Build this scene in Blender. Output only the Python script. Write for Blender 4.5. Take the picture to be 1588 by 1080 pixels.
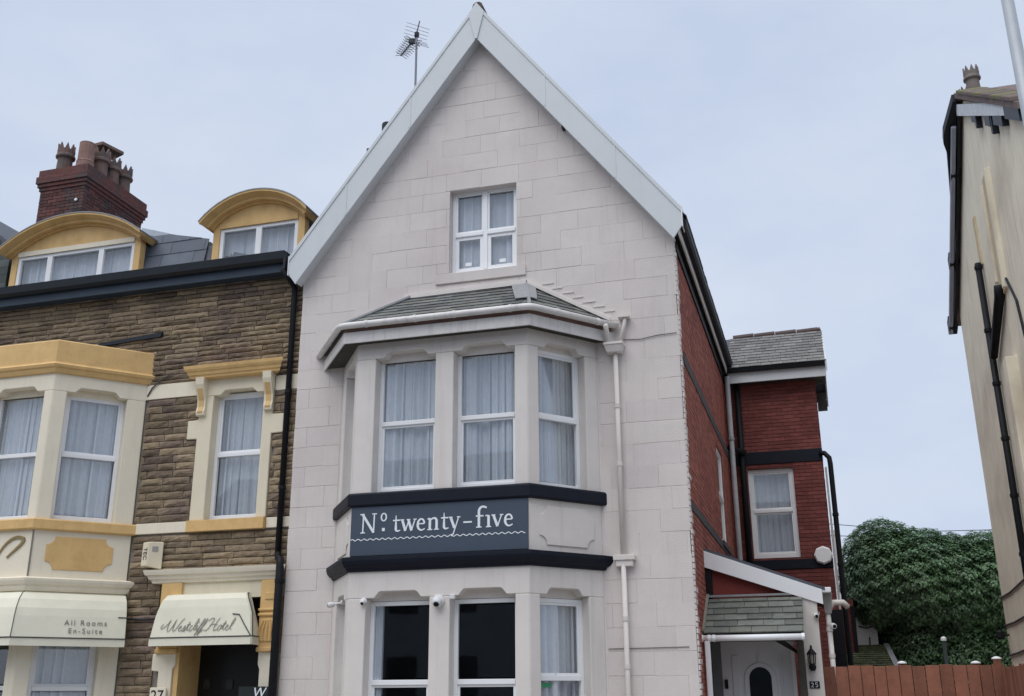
import bpy, math, random
from mathutils import Vector, Matrix
random.seed(11)
sc = bpy.context.scene
for o in list(bpy.data.objects): bpy.data.objects.remove(o)
COL = sc.collection

# ------------------------------------------------------------------ camera
F_PX, PITCH, YAW, ROLL = 1624.4, math.radians(18.374), math.radians(16.30), math.radians(-0.316)
cam_d = bpy.data.cameras.new('camera'); cam = bpy.data.objects.new('camera', cam_d); COL.objects.link(cam)
cam_d.sensor_fit = 'HORIZONTAL'; cam_d.sensor_width = 36.0; cam_d.lens = F_PX / 1588 * 36.0
cam_d.clip_start = 0.1; cam_d.clip_end = 2000
fw = Vector((-math.sin(YAW) * math.cos(PITCH), math.cos(YAW) * math.cos(PITCH), math.sin(PITCH)))
rt = Vector((math.cos(YAW), math.sin(YAW), 0)); up = rt.cross(fw)
r2 = rt * math.cos(ROLL) + up * math.sin(ROLL); u2 = up * math.cos(ROLL) - rt * math.sin(ROLL)
m = Matrix((r2, u2, -fw)).transposed().to_4x4(); m.translation = Vector((0, 0, 1.6)); cam.matrix_world = m
sc.camera = cam
sc.render.resolution_x, sc.render.resolution_y = 1024, 696

# ------------------------------------------------------------------ sky, sun, exposure
SUN_EL, SUN_AZ = math.radians(62), math.radians(20)      # azimuth measured from -Y (towards the street), positive to -X
world = bpy.data.worlds.new('World'); sc.world = world; world.use_nodes = True
nt = world.node_tree; N = nt.nodes; L = nt.links
for n in list(N): N.remove(n)
out = N.new('ShaderNodeOutputWorld'); bg = N.new('ShaderNodeBackground'); bg.inputs['Strength'].default_value = 0.1
sky = N.new('ShaderNodeTexSky'); sky.sky_type = 'NISHITA'; sky.sun_disc = False
sky.sun_elevation = SUN_EL; sky.sun_rotation = math.radians(-160); sky.air_density = 1.2; sky.dust_density = 1.0
tc = N.new('ShaderNodeTexCoord'); mp = N.new('ShaderNodeMapping'); mp.inputs['Scale'].default_value = (1.0, 1.0, 2.2)
nz = N.new('ShaderNodeTexNoise'); nz.inputs['Scale'].default_value = 1.9; nz.inputs['Detail'].default_value = 7; nz.inputs['Roughness'].default_value = 0.55
rp = N.new('ShaderNodeValToRGB'); rp.color_ramp.elements[0].position = 0.3; rp.color_ramp.elements[1].position = 0.72
rp.color_ramp.elements[0].color = (3.58, 4.22, 5.5, 1); rp.color_ramp.elements[1].color = (4.95, 5.38, 6.15, 1)
mx = N.new('ShaderNodeMixRGB'); mx.inputs['Fac'].default_value = 0.95
L.new(tc.outputs['Generated'], mp.inputs['Vector']); L.new(mp.outputs['Vector'], nz.inputs['Vector'])
L.new(nz.outputs['Fac'], rp.inputs['Fac']); L.new(sky.outputs['Color'], mx.inputs['Color1']); L.new(rp.outputs['Color'], mx.inputs['Color2'])
L.new(mx.outputs['Color'], bg.inputs['Color']); L.new(bg.outputs['Background'], out.inputs['Surface'])
sun_d = bpy.data.lights.new('sun', 'SUN'); sun_d.energy = 1.5; sun_d.angle = math.radians(60); sun_d.color = (1.0, 0.97, 0.94)
sun = bpy.data.objects.new('sun', sun_d); COL.objects.link(sun)
to_sun = Vector((-math.sin(SUN_AZ) * math.cos(SUN_EL), -math.cos(SUN_AZ) * math.cos(SUN_EL), math.sin(SUN_EL)))
sun.rotation_euler = (-to_sun).to_track_quat('-Z', 'Y').to_euler(); sun.location = (5, -10, 25)
sc.view_settings.view_transform = 'Standard'; sc.view_settings.look = 'None'
sc.view_settings.exposure = 0.55; sc.view_settings.gamma = 1.0; sc.view_settings.use_curve_mapping = False

# ------------------------------------------------------------------ materials
MATS = {}
def srgb(r, g, b):
    f = lambda c: (c / 255 / 12.92) if c / 255 <= 0.04045 else ((c / 255 + 0.055) / 1.055) ** 2.4
    return (f(r), f(g), f(b))
def mat(name, col, rough=0.8, var=0.12, scale=3.0, bump=0.15, bscale=70, rnd=0.0, col2=None, c2=(0.5, 0.7), c2scale=1.5,
        streak=0.0, streak_col=(0.1, 0.09, 0.08), metallic=0.0, trans=0.0, spec=0.35, bdist=0.01):
    if name in MATS: return MATS[name]
    mt = bpy.data.materials.new(name); mt.use_nodes = True; nt = mt.node_tree; N = nt.nodes; L = nt.links
    b = N['Principled BSDF']; b.inputs['Roughness'].default_value = rough; b.inputs['Metallic'].default_value = metallic
    b.inputs['Specular IOR Level'].default_value = spec
    geo = N.new('ShaderNodeNewGeometry')
    n1 = N.new('ShaderNodeTexNoise'); n1.inputs['Scale'].default_value = scale; n1.inputs['Detail'].default_value = 6; n1.inputs['Roughness'].default_value = 0.65
    L.new(geo.outputs['Position'], n1.inputs['Vector'])
    mr = N.new('ShaderNodeMapRange'); mr.inputs['From Min'].default_value = 0.25; mr.inputs['From Max'].default_value = 0.75
    mr.inputs['To Min'].default_value = 1 - var; mr.inputs['To Max'].default_value = 1 + var
    L.new(n1.outputs['Fac'], mr.inputs['Value'])
    val = mr.outputs['Result']
    if rnd:
        at = N.new('ShaderNodeAttribute'); at.attribute_name = 'rnd'
        m2 = N.new('ShaderNodeMapRange'); m2.inputs['To Min'].default_value = 1 - rnd; m2.inputs['To Max'].default_value = 1 + rnd
        L.new(at.outputs['Fac'], m2.inputs['Value'])
        mm = N.new('ShaderNodeMath'); mm.operation = 'MULTIPLY'; L.new(val, mm.inputs[0]); L.new(m2.outputs['Result'], mm.inputs[1]); val = mm.outputs[0]
    base = N.new('ShaderNodeRGB'); base.outputs[0].default_value = (*col, 1); cur = base.outputs[0]
    if col2:
        n2 = N.new('ShaderNodeTexNoise'); n2.inputs['Scale'].default_value = c2scale; n2.inputs['Detail'].default_value = 5
        L.new(geo.outputs['Position'], n2.inputs['Vector'])
        m3 = N.new('ShaderNodeMapRange'); m3.inputs['From Min'].default_value = c2[0]; m3.inputs['From Max'].default_value = c2[1]
        L.new(n2.outputs['Fac'], m3.inputs['Value'])
        f3 = m3.outputs['Result']
        if rnd:
            at2 = N.new('ShaderNodeAttribute'); at2.attribute_name = 'rnd2'
            ad = N.new('ShaderNodeMath'); ad.operation = 'MULTIPLY_ADD'; ad.inputs[1].default_value = 0.9; ad.use_clamp = True
            sb = N.new('ShaderNodeMath'); sb.operation = 'SUBTRACT'; sb.inputs[1].default_value = 0.5
            L.new(at2.outputs['Fac'], sb.inputs[0]); L.new(sb.outputs[0], ad.inputs[0]); L.new(f3, ad.inputs[2]); f3 = ad.outputs[0]
        x = N.new('ShaderNodeMixRGB'); L.new(f3, x.inputs['Fac']); L.new(cur, x.inputs['Color1']); x.inputs['Color2'].default_value = (*col2, 1); cur = x.outputs['Color']
    if streak:
        mpn = N.new('ShaderNodeMapping'); mpn.inputs['Scale'].default_value = (9, 9, 0.55); L.new(geo.outputs['Position'], mpn.inputs['Vector'])
        n4 = N.new('ShaderNodeTexNoise'); n4.inputs['Scale'].default_value = 1.0; n4.inputs['Detail'].default_value = 6; n4.inputs['Roughness'].default_value = 0.7
        L.new(mpn.outputs['Vector'], n4.inputs['Vector'])
        m4 = N.new('ShaderNodeMapRange'); m4.inputs['From Min'].default_value = 0.52; m4.inputs['From Max'].default_value = 0.8; m4.inputs['To Max'].default_value = streak
        L.new(n4.outputs['Fac'], m4.inputs['Value'])
        x = N.new('ShaderNodeMixRGB'); L.new(m4.outputs['Result'], x.inputs['Fac']); L.new(cur, x.inputs['Color1']); x.inputs['Color2'].default_value = (*streak_col, 1); cur = x.outputs['Color']
    sc_ = N.new('ShaderNodeVectorMath'); sc_.operation = 'SCALE'; L.new(cur, sc_.inputs[0]); L.new(val, sc_.inputs['Scale'])
    L.new(sc_.outputs['Vector'], b.inputs['Base Color'])
    if bump:
        nb = N.new('ShaderNodeTexNoise'); nb.inputs['Scale'].default_value = bscale; nb.inputs['Detail'].default_value = 5
        L.new(geo.outputs['Position'], nb.inputs['Vector'])
        bp = N.new('ShaderNodeBump'); bp.inputs['Strength'].default_value = bump; bp.inputs['Distance'].default_value = bdist
        L.new(nb.outputs['Fac'], bp.inputs['Height']); L.new(bp.outputs['Normal'], b.inputs['Normal'])
    if trans:
        tr = N.new('ShaderNodeBsdfTranslucent'); L.new(sc_.outputs['Vector'], tr.inputs['Color'])
        ms = N.new('ShaderNodeMixShader'); ms.inputs['Fac'].default_value = trans
        L.new(b.outputs['BSDF'], ms.inputs[1]); L.new(tr.outputs['BSDF'], ms.inputs[2]); L.new(ms.outputs[0], N['Material Output'].inputs['Surface'])
    MATS[name] = mt
    return mt
def glass_mat(name, tint=(0.97, 0.985, 1.0), ior=1.7):
    mt = bpy.data.materials.new(name); mt.use_nodes = True; nt = mt.node_tree; N = nt.nodes; L = nt.links
    N.remove(N['Principled BSDF'])
    fr = N.new('ShaderNodeFresnel'); geo = N.new('ShaderNodeNewGeometry')
    io = N.new('ShaderNodeMath'); io.operation = 'MULTIPLY_ADD'; io.inputs[1].default_value = 1 / ior - ior; io.inputs[2].default_value = ior   # same reflectance from both faces of the pane
    L.new(geo.outputs['Backfacing'], io.inputs[0]); L.new(io.outputs[0], fr.inputs['IOR'])
    nb = N.new('ShaderNodeTexNoise'); nb.inputs['Scale'].default_value = 1.7; nb.inputs['Detail'].default_value = 1
    L.new(geo.outputs['Position'], nb.inputs['Vector'])
    bp = N.new('ShaderNodeBump'); bp.inputs['Strength'].default_value = 0.012; bp.inputs['Distance'].default_value = 0.05; L.new(nb.outputs['Fac'], bp.inputs['Height'])
    gl = N.new('ShaderNodeBsdfGlossy'); gl.inputs['Roughness'].default_value = 0.02; gl.inputs['Color'].default_value = (1, 1, 1, 1)
    L.new(bp.outputs['Normal'], gl.inputs['Normal'])
    tr = N.new('ShaderNodeBsdfTransparent'); tr.inputs['Color'].default_value = (*tint, 1)
    ms = N.new('ShaderNodeMixShader'); L.new(fr.outputs[0], ms.inputs['Fac']); L.new(tr.outputs[0], ms.inputs[1]); L.new(gl.outputs[0], ms.inputs[2])
    L.new(ms.outputs[0], N['Material Output'].inputs['Surface']); return mt

def sheer_mat(name, col, clear):            # open-weave cloth: part of the light passes straight through
    mt = bpy.data.materials.new(name); mt.use_nodes = True; nt = mt.node_tree; N = nt.nodes; L = nt.links; N.remove(N['Principled BSDF'])
    geo = N.new('ShaderNodeNewGeometry'); n1 = N.new('ShaderNodeTexNoise'); n1.inputs['Scale'].default_value = 14; n1.inputs['Detail'].default_value = 4; L.new(geo.outputs['Position'], n1.inputs['Vector'])
    mr = N.new('ShaderNodeMapRange'); mr.inputs['To Min'].default_value = clear - 0.08; mr.inputs['To Max'].default_value = clear + 0.08; L.new(n1.outputs['Fac'], mr.inputs['Value'])
    df = N.new('ShaderNodeBsdfDiffuse'); df.inputs['Color'].default_value = (*col, 1); tl = N.new('ShaderNodeBsdfTranslucent'); tl.inputs['Color'].default_value = (*col, 1)
    m1 = N.new('ShaderNodeMixShader'); m1.inputs['Fac'].default_value = 0.2; L.new(df.outputs[0], m1.inputs[1]); L.new(tl.outputs[0], m1.inputs[2])
    tr = N.new('ShaderNodeBsdfTransparent'); m2 = N.new('ShaderNodeMixShader'); L.new(mr.outputs['Result'], m2.inputs['Fac']); L.new(m1.outputs[0], m2.inputs[1]); L.new(tr.outputs[0], m2.inputs[2])
    L.new(m2.outputs[0], N['Material Output'].inputs['Surface']); return mt

PINK = mat('painted_render', (0.69, 0.635, 0.60), 0.85, 0.075, 1.1, 0.45, 60, rnd=0.018, col2=(0.63, 0.57, 0.55), c2=(0.45, 0.75), c2scale=0.7, streak=0.34, streak_col=(0.45, 0.405, 0.375))
TRIM = mat('painted_trim', (0.71, 0.665, 0.625), 0.7, 0.06, 2.0, 0.2, 60, streak=0.32, streak_col=(0.40, 0.36, 0.32))
UPVC = mat('white_plastic', (0.86, 0.87, 0.88), 0.35, 0.03, 2, 0.0, spec=0.5)
UPVC_DIRTY = mat('weathered_white_plastic', (0.70, 0.68, 0.66), 0.45, 0.12, 5, 0.05, 30, streak=0.5, streak_col=(0.28, 0.24, 0.21))
BARGE = mat('grey_white_cladding', (0.62, 0.65, 0.665), 0.45, 0.05, 1.2, 0.03, 20, streak=0.15, streak_col=(0.4, 0.42, 0.43))
NAVY = mat('dark_band_paint', (0.010, 0.013, 0.022), 0.55, 0.2, 4, 0.1, 50, spec=0.18)
SIGNM = mat('slate_blue_board', (0.060, 0.080, 0.112), 0.5, 0.05, 3, 0.03, 40)
LETTER = mat('white_letter_paint', (0.80, 0.84, 0.88), 0.5, 0.02, 4, 0.0)
BLACK = mat('black_plastic', (0.009, 0.010, 0.013), 0.55, 0.2, 5, 0.05, 30, spec=0.2)
BLACK2 = mat('black_rainwater_metal', (0.010, 0.014, 0.021), 0.5, 0.25, 6, 0.1, 40)
FASC = mat('slate_grey_fascia', (0.036, 0.054, 0.078), 0.5, 0.15, 2, 0.05, 30)
SLATE = mat('roof_slate', (0.135, 0.14, 0.14), 0.65, 0.25, 8, 0.35, 40, rnd=0.30, col2=(0.17, 0.172, 0.14), c2=(0.5, 0.75), c2scale=5)
SLATE_D = mat('dark_slate_cladding', (0.085, 0.095, 0.115), 0.55, 0.15, 4, 0.2, 40, rnd=0.15)
LEAD = mat('lead_flashing', (0.27, 0.28, 0.285), 0.5, 0.2, 8, 0.15, 30)
STONE = mat('rock_faced_stone', (0.275, 0.212, 0.138), 0.92, 0.30, 11, 0.7, 55, rnd=0.30, col2=(0.165, 0.122, 0.098), c2=(0.42, 0.68), c2scale=1.6, bdist=0.02)
MORTAR = mat('grey_mortar', (0.26, 0.235, 0.20), 0.95, 0.25, 12, 0.5, 80)
CREAM = mat('cream_paint', (0.76, 0.685, 0.52), 0.65, 0.06, 2, 0.15, 60, streak=0.16, streak_col=(0.38, 0.32, 0.24))
CREAM2 = mat('pale_cream_paint', (0.82, 0.75, 0.60), 0.65, 0.06, 2, 0.15, 60, streak=0.28, streak_col=(0.47, 0.41, 0.32))
OCHRE = mat('ochre_paint', (0.71, 0.47, 0.20), 0.6, 0.10, 5, 0.25, 50, col2=(0.58, 0.37, 0.15), c2=(0.52, 0.8), c2scale=3.5, streak=0.32, streak_col=(0.42, 0.26, 0.11))
AWN = mat('awning_canvas', (0.86, 0.835, 0.69), 0.8, 0.06, 3, 0.12, 200, trans=0.15)
AWN_LINE = mat('dark_awning_tape', (0.055, 0.055, 0.05), 0.7, 0.1, 3, 0)  # dark tape of the awning seams and valance piping
INK = mat('grey_brown_lettering', (0.25, 0.225, 0.195), 0.7, 0.1, 5, 0)
BRICK = mat('red_brick', (0.20, 0.062, 0.054), 0.85, 0.25, 14, 0.4, 90, rnd=0.18, col2=(0.16, 0.045, 0.042), c2=(0.45, 0.7), c2scale=2.0)
BRICK_O = mat('orange_red_brick', (0.35, 0.118, 0.084), 0.85, 0.25, 14, 0.4, 90, rnd=0.18, col2=(0.28, 0.082, 0.066), c2=(0.4, 0.65), c2scale=1.2)
BRICK_D = mat('sooty_brick', (0.125, 0.052, 0.046), 0.9, 0.3, 12, 0.5, 90, rnd=0.3, col2=(0.075, 0.055, 0.055), c2=(0.45, 0.65), c2scale=2.5)
BMORT = mat('brick_mortar', (0.23, 0.095, 0.075), 0.95, 0.3, 20, 0.4, 90)
BMORT_D = mat('dark_brick_mortar', (0.12, 0.055, 0.05), 0.95, 0.3, 20, 0.4, 90)
REDPAINT = mat('red_painted_panel', (0.205, 0.040, 0.032), 0.7, 0.15, 3, 0.2, 60)
POT = mat('clay_chimney_pot', (0.19, 0.125, 0.105), 0.9, 0.3, 8, 0.5, 60, col2=(0.11, 0.095, 0.09), c2=(0.45, 0.65), c2scale=4)
POT2 = mat('buff_chimney_pot', (0.21, 0.185, 0.165), 0.9, 0.3, 8, 0.5, 60, col2=(0.17, 0.14, 0.12), c2=(0.45, 0.65), c2scale=4)
HOUSE_R = mat('stained_cream_render', (0.86, 0.79, 0.63), 0.9, 0.10, 1.5, 0.5, 50, col2=(0.64, 0.56, 0.44), c2=(0.5, 0.75), c2scale=0.8, streak=0.62, streak_col=(0.36, 0.31, 0.25))
SCAR = mat('yellowed_render', (0.60, 0.50, 0.32), 0.9, 0.12, 4, 0.4, 60, streak=0.25, streak_col=(0.3, 0.24, 0.15))
WOOD = mat('red_brown_fence_board', (0.225, 0.092, 0.058), 0.8, 0.25, 5, 0.4, 40, rnd=0.3, streak=0.45, streak_col=(0.06, 0.028, 0.022))
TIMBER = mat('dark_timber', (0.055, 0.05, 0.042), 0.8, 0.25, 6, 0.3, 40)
CURT = sheer_mat('net_curtain', (0.84, 0.88, 0.93), 0.25)
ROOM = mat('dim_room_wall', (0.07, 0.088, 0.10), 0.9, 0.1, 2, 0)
DOORW = mat('white_door', (0.62, 0.63, 0.64), 0.45, 0.04, 2, 0.05, 30)
DOORB = mat('black_door', (0.010, 0.010, 0.012), 0.35, 0.1, 3, 0.05, 30)
STEEL = mat('aerial_aluminium', (0.20, 0.21, 0.23), 0.45, 0.1, 5, 0, metallic=0.7)
LAMP = mat('galvanised_grey_pole', (0.40, 0.43, 0.46), 0.5, 0.08, 4, 0.05, 40, metallic=0.2)
CAMW = mat('camera_white', (0.70, 0.70, 0.70), 0.4, 0.05, 4, 0)
LEAF = mat('ivy_leaf', (0.14, 0.255, 0.12), 0.38, 0.35, 3.0, 0.0, rnd=0.5, col2=(0.15, 0.23, 0.13), c2=(0.45, 0.7), c2scale=0.9, trans=0.25, spec=0.6)
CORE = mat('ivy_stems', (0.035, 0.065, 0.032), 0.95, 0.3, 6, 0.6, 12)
ASPHALT = mat('asphalt', (0.05, 0.05, 0.052), 0.9, 0.2, 8, 0.4, 120)
PAVE = mat('paving', (0.30, 0.29, 0.275), 0.9, 0.15, 4, 0.3, 60)
GRASS = mat('moss_green_tiles', (0.075, 0.085, 0.045), 0.85, 0.3, 6, 0.4, 30, rnd=0.3)
DARKIN = mat('dark_void', (0.008, 0.008, 0.009), 0.9, 0.1, 2, 0)
GLASS = glass_mat('window_glass')
GLASS_D = glass_mat('door_glass', (0.12, 0.16, 0.17))
GREEN = mat('green_sticker', (0.05, 0.30, 0.14), 0.5, 0.05, 3, 0)

# ------------------------------------------------------------------ mesh helpers
ORG = {}
class MB:
    def __init__(s): s.v = []; s.f = []; s.r = []
    def face_add(s, base, fs, rv):
        for f in fs: s.f.append([base + i for i in f]); s.r.append(rv)
    def prism(s, pts, vec, rv=None):
        rv = random.random() if rv is None else rv
        n = len(pts); b = len(s.v); vec = Vector(vec)
        s.v += [Vector(p) for p in pts] + [Vector(p) + vec for p in pts]
        s.face_add(b, [list(range(n))[::-1], list(range(n, 2 * n))] + [[i, (i + 1) % n, n + (i + 1) % n, n + i] for i in range(n)], rv)
        return s
    def box(s, x0, x1, y0, y1, z0, z1, rv=None):
        return s.prism([(x0, y0, z0), (x1, y0, z0), (x1, y1, z0), (x0, y1, z0)], (0, 0, z1 - z0), rv)
    def loft(s, rings, closed=True, caps=True, rv=None):
        rv = random.random() if rv is None else rv
        b = len(s.v); n = len(rings[0])
        for r in rings: s.v += [Vector(p) for p in r]
        fs = []
        for k in range(len(rings) - 1):
            for i in range(n if closed else n - 1):
                j = (i + 1) % n
                fs.append([k * n + i, k * n + j, (k + 1) * n + j, (k + 1) * n + i])
        if caps and closed: fs += [list(range(n))[::-1], [(len(rings) - 1) * n + i for i in range(n)]]
        s.face_add(b, fs, rv); return s
    def tube(s, path, r, n=8, rv=None):
        path = [Vector(p) for p in path]; rings = []
        rr = r if isinstance(r, (list, tuple)) else [r] * len(path)
        prev = None
        for i, p in enumerate(path):
            d = (path[min(i + 1, len(path) - 1)] - path[max(i - 1, 0)]).normalized()
            a = Vector((0, 0, 1)) if abs(d.z) < 0.95 else Vector((1, 0, 0))
            if prev is None: u = d.cross(a).normalized()
            else: u = (prev - d * prev.dot(d)).normalized()
            prev = u; w = d.cross(u)
            rings.append([p + (u * math.cos(2 * math.pi * k / n) + w * math.sin(2 * math.pi * k / n)) * rr[i] for k in range(n)])
        return s.loft(rings, rv=rv)
    def lathe(s, c, prof, n=16, axis=None):
        c = Vector(c); ax = Vector(axis or (0, 0, 1)).normalized(); a = Vector((1, 0, 0)) if abs(ax.x) < 0.9 else Vector((0, 1, 0))
        u = ax.cross(a).normalized(); w = ax.cross(u)
        return s.loft([[c + ax * h + (u * math.cos(2 * math.pi * k / n) + w * math.sin(2 * math.pi * k / n)) * max(r, 1e-4) for k in range(n)] for r, h in prof])
    def build(s, name, material, parent=None, bevel=0.0, smooth=False, kind=None, recalc=True):
        me = bpy.data.meshes.new(name); og = ORG.get(parent.name, Vector()) if parent else Vector()
        me.from_pydata([v - og for v in s.v], [], s.f); me.validate()
        if len(me.polygons) == len(s.r):
            a = me.attributes.new('rnd', 'FLOAT', 'FACE'); a.data.foreach_set('value', s.r)
            a2 = me.attributes.new('rnd2', 'FLOAT', 'FACE'); a2.data.foreach_set('value', [(x * 7.31) % 1.0 for x in s.r])
        me.materials.append(material)
        import bmesh
        bm = bmesh.new(); bm.from_mesh(me); recalc and bmesh.ops.recalc_face_normals(bm, faces=bm.faces); bm.to_mesh(me); bm.free()
        if smooth:
            for p in me.polygons: p.use_smooth = True
        ob = bpy.data.objects.new(name, me); COL.objects.link(ob)
        if parent: ob.parent = parent
        ORG[ob.name] = og.copy()
        if bevel:
            md = ob.modifiers.new('bevel', 'BEVEL'); md.width = bevel; md.segments = 2; md.limit_method = 'ANGLE'; md.angle_limit = math.radians(40)
        if kind: ob['kind'] = kind
        return ob
def thing(name, loc, label, cat, group=None):
    o = bpy.data.objects.new(name, None); COL.objects.link(o); o.location = loc; ORG[o.name] = Vector(loc)
    o.empty_display_size = 0.2; return tag(o, label, cat, group)
def tag(o, label, cat, group=None):
    o['label'] = label; o['category'] = cat
    if group: o['group'] = group
    return o
def struct(o): o['kind'] = 'structure'; return o
class Fr:                                   # a wall frame: s along, d outwards, z up
    def __init__(s, p, q):
        s.o = Vector((p[0], p[1], 0)); d = Vector((q[0] - p[0], q[1] - p[1], 0)); s.len = d.length; s.x = d.normalized(); s.n = Vector((s.x.y, -s.x.x, 0))
    def __call__(s, a, d, z): return s.o + s.x * a + s.n * d + Vector((0, 0, z))
    def box(s, mb, a0, a1, d0, d1, z0, z1, rv=None):
        mb.prism([s(a0, d0, z0), s(a1, d0, z0), s(a1, d1, z0), s(a0, d1, z0)], (0, 0, z1 - z0), rv)
    def poly(s, mb, pts, d0, d1, rv=None):
        mb.prism([s(a, d0, z) for a, z in pts], s.n * (d1 - d0), rv)
def clip(poly, a, b, c):                    # keep a*x+b*y<=c
    res = []
    for i in range(len(poly)):
        p, q = poly[i], poly[(i + 1) % len(poly)]; fp = a * p[0] + b * p[1] - c; fq = a * q[0] + b * q[1] - c
        if fp <= 0: res.append(p)
        if fp * fq < 0:
            t = fp / (fp - fq); res.append((p[0] + (q[0] - p[0]) * t, p[1] + (q[1] - p[1]) * t))
    return res
def clip_convex(poly, conv):                # conv counter-clockwise
    for i in range(len(conv)):
        (x0, y0), (x1, y1) = conv[i], conv[(i + 1) % len(conv)]
        a, b = (y1 - y0), -(x1 - x0); poly = clip(poly, a, b, a * x0 + b * y0)
        if len(poly) < 3: return []
    return poly
def area(p): return abs(sum(p[i][0] * p[(i + 1) % len(p)][1] - p[(i + 1) % len(p)][0] * p[i][1] for i in range(len(p)))) / 2
def cut_row(x0, x1, z0, z1, holes):         # subtract rectangular holes from one course cell
    rects = [(x0, x1, z0, z1)]
    for hx0, hx1, hz0, hz1 in holes:
        new = []
        for a, b, c, d in rects:
            if hx1 <= a or hx0 >= b or hz1 <= c or hz0 >= d: new.append((a, b, c, d)); continue
            if hx0 > a: new.append((a, hx0, c, d))
            if hx1 < b: new.append((hx1, b, c, d))
            m0, m1 = max(a, hx0), min(b, hx1)
            if hz0 > c: new.append((m0, m1, c, hz0))
            if hz1 < d: new.append((m0, m1, hz1, d))
        rects = new
    return rects
def wall_with_holes(mb, fr, s0, s1, z0, z1, holes, d0, d1, conv=None):
    xs = sorted({s0, s1, *[min(max(h[k], s0), s1) for h in holes for k in (0, 1)]}); zs = sorted({z0, z1, *[min(max(h[k], z0), z1) for h in holes for k in (2, 3)]})
    for i in range(len(xs) - 1):
        for j in range(len(zs) - 1):
            cx, cz = (xs[i] + xs[i + 1]) / 2, (zs[j] + zs[j + 1]) / 2
            if any(h[0] < cx < h[1] and h[2] < cz < h[3] for h in holes): continue
            p = [(xs[i], zs[j]), (xs[i + 1], zs[j]), (xs[i + 1], zs[j + 1]), (xs[i], zs[j + 1])]
            if conv: p = clip_convex(p, conv)
            if len(p) >= 3 and area(p) > 1e-5: fr.poly(mb, p, d0, d1)
def bricks(fr, s0, s1, z0, z1, holes, parent, brickm, name='brickwork', cz=0.075, cl=0.225, d=0.008, conv=None, kind='stuff'):
    mb = MB(); k = 0; z = z0
    while z < z1 - 0.01:
        zt = min(z + cz - 0.010, z1); x = s0 - (cl / 2 if k % 2 else 0)
        while x < s1:
            a, b = max(x, s0), min(x + cl - 0.010, s1)
            if b - a > 0.02:
                for q in cut_row(a, b, z, zt, holes):
                    if q[1] - q[0] < 0.02 or q[3] - q[2] < 0.015: continue
                    p = [(q[0], q[2]), (q[1], q[2]), (q[1], q[3]), (q[0], q[3])]
                    if conv: p = clip_convex(p, conv)
                    if len(p) < 3: continue
                    dd = d + random.uniform(-0.002, 0.003); base = len(mb.v); n = len(p); rv = random.random()
                    mb.v += [fr(u, -0.004, w) for u, w in p] + [fr(u, dd, w) for u, w in p]
                    mb.face_add(base, [list(range(n, 2 * n))] + [[i, (i + 1) % n, n + (i + 1) % n, n + i] for i in range(n)], rv)
            x += cl
        z += cz; k += 1
    return mb.build(name, brickm, parent, kind=kind)
def slates(parent, P, U, V, poly, w, h, material, thick=0.012, name='slate', stagger=True, jitter=0.004, gap=0.006):
    P, U, V = Vector(P), Vector(U).normalized(), Vector(V).normalized(); Nn = U.cross(V).normalized()
    if Nn.z < -0.01: Nn = -Nn
    us = [p[0] for p in poly]; vs = [p[1] for p in poly]; row = 0; v = min(vs); n = 0
    while v < max(vs) - 0.01:
        u = min(us) - (w / 2 if (row % 2 and stagger) else 0) - random.uniform(0, w * 0.2)
        while u < max(us):
            wd = w * random.uniform(0.88, 1.12)
            dv = random.uniform(-jitter, jitter)
            c = clip_convex([(u, v + dv), (u + wd - gap, v + dv), (u + wd - gap, v + h * 1.25), (u, v + h * 1.25)], poly)
            u += wd
            if len(c) < 3 or area(c) < 0.002: continue
            mb = MB(); b = len(mb.v); k = len(c); rv = random.random(); lift = random.uniform(0, 0.004)
            top = [P + U * a + V * q + Nn * (thick * 2.0 + lift - (q - v) / (h * 1.25) * thick * 1.4) for a, q in c]
            bot = [P + U * a + V * q + Nn * (thick * 0.9 + lift - (q - v) / (h * 1.25) * thick * 1.4) for a, q in c]
            mb.v += bot + top
            mb.face_add(0, [list(range(k))[::-1], list(range(k, 2 * k))] + [[i, (i + 1) % k, k + (i + 1) % k, k + i] for i in range(k)], rv)
            mb.build(name, material, parent); n += 1
        v += h; row += 1
    return n
def ccw(p): return p if sum(p[i][0] * p[(i + 1) % len(p)][1] - p[(i + 1) % len(p)][0] * p[i][1] for i in range(len(p))) > 0 else p[::-1]

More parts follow.
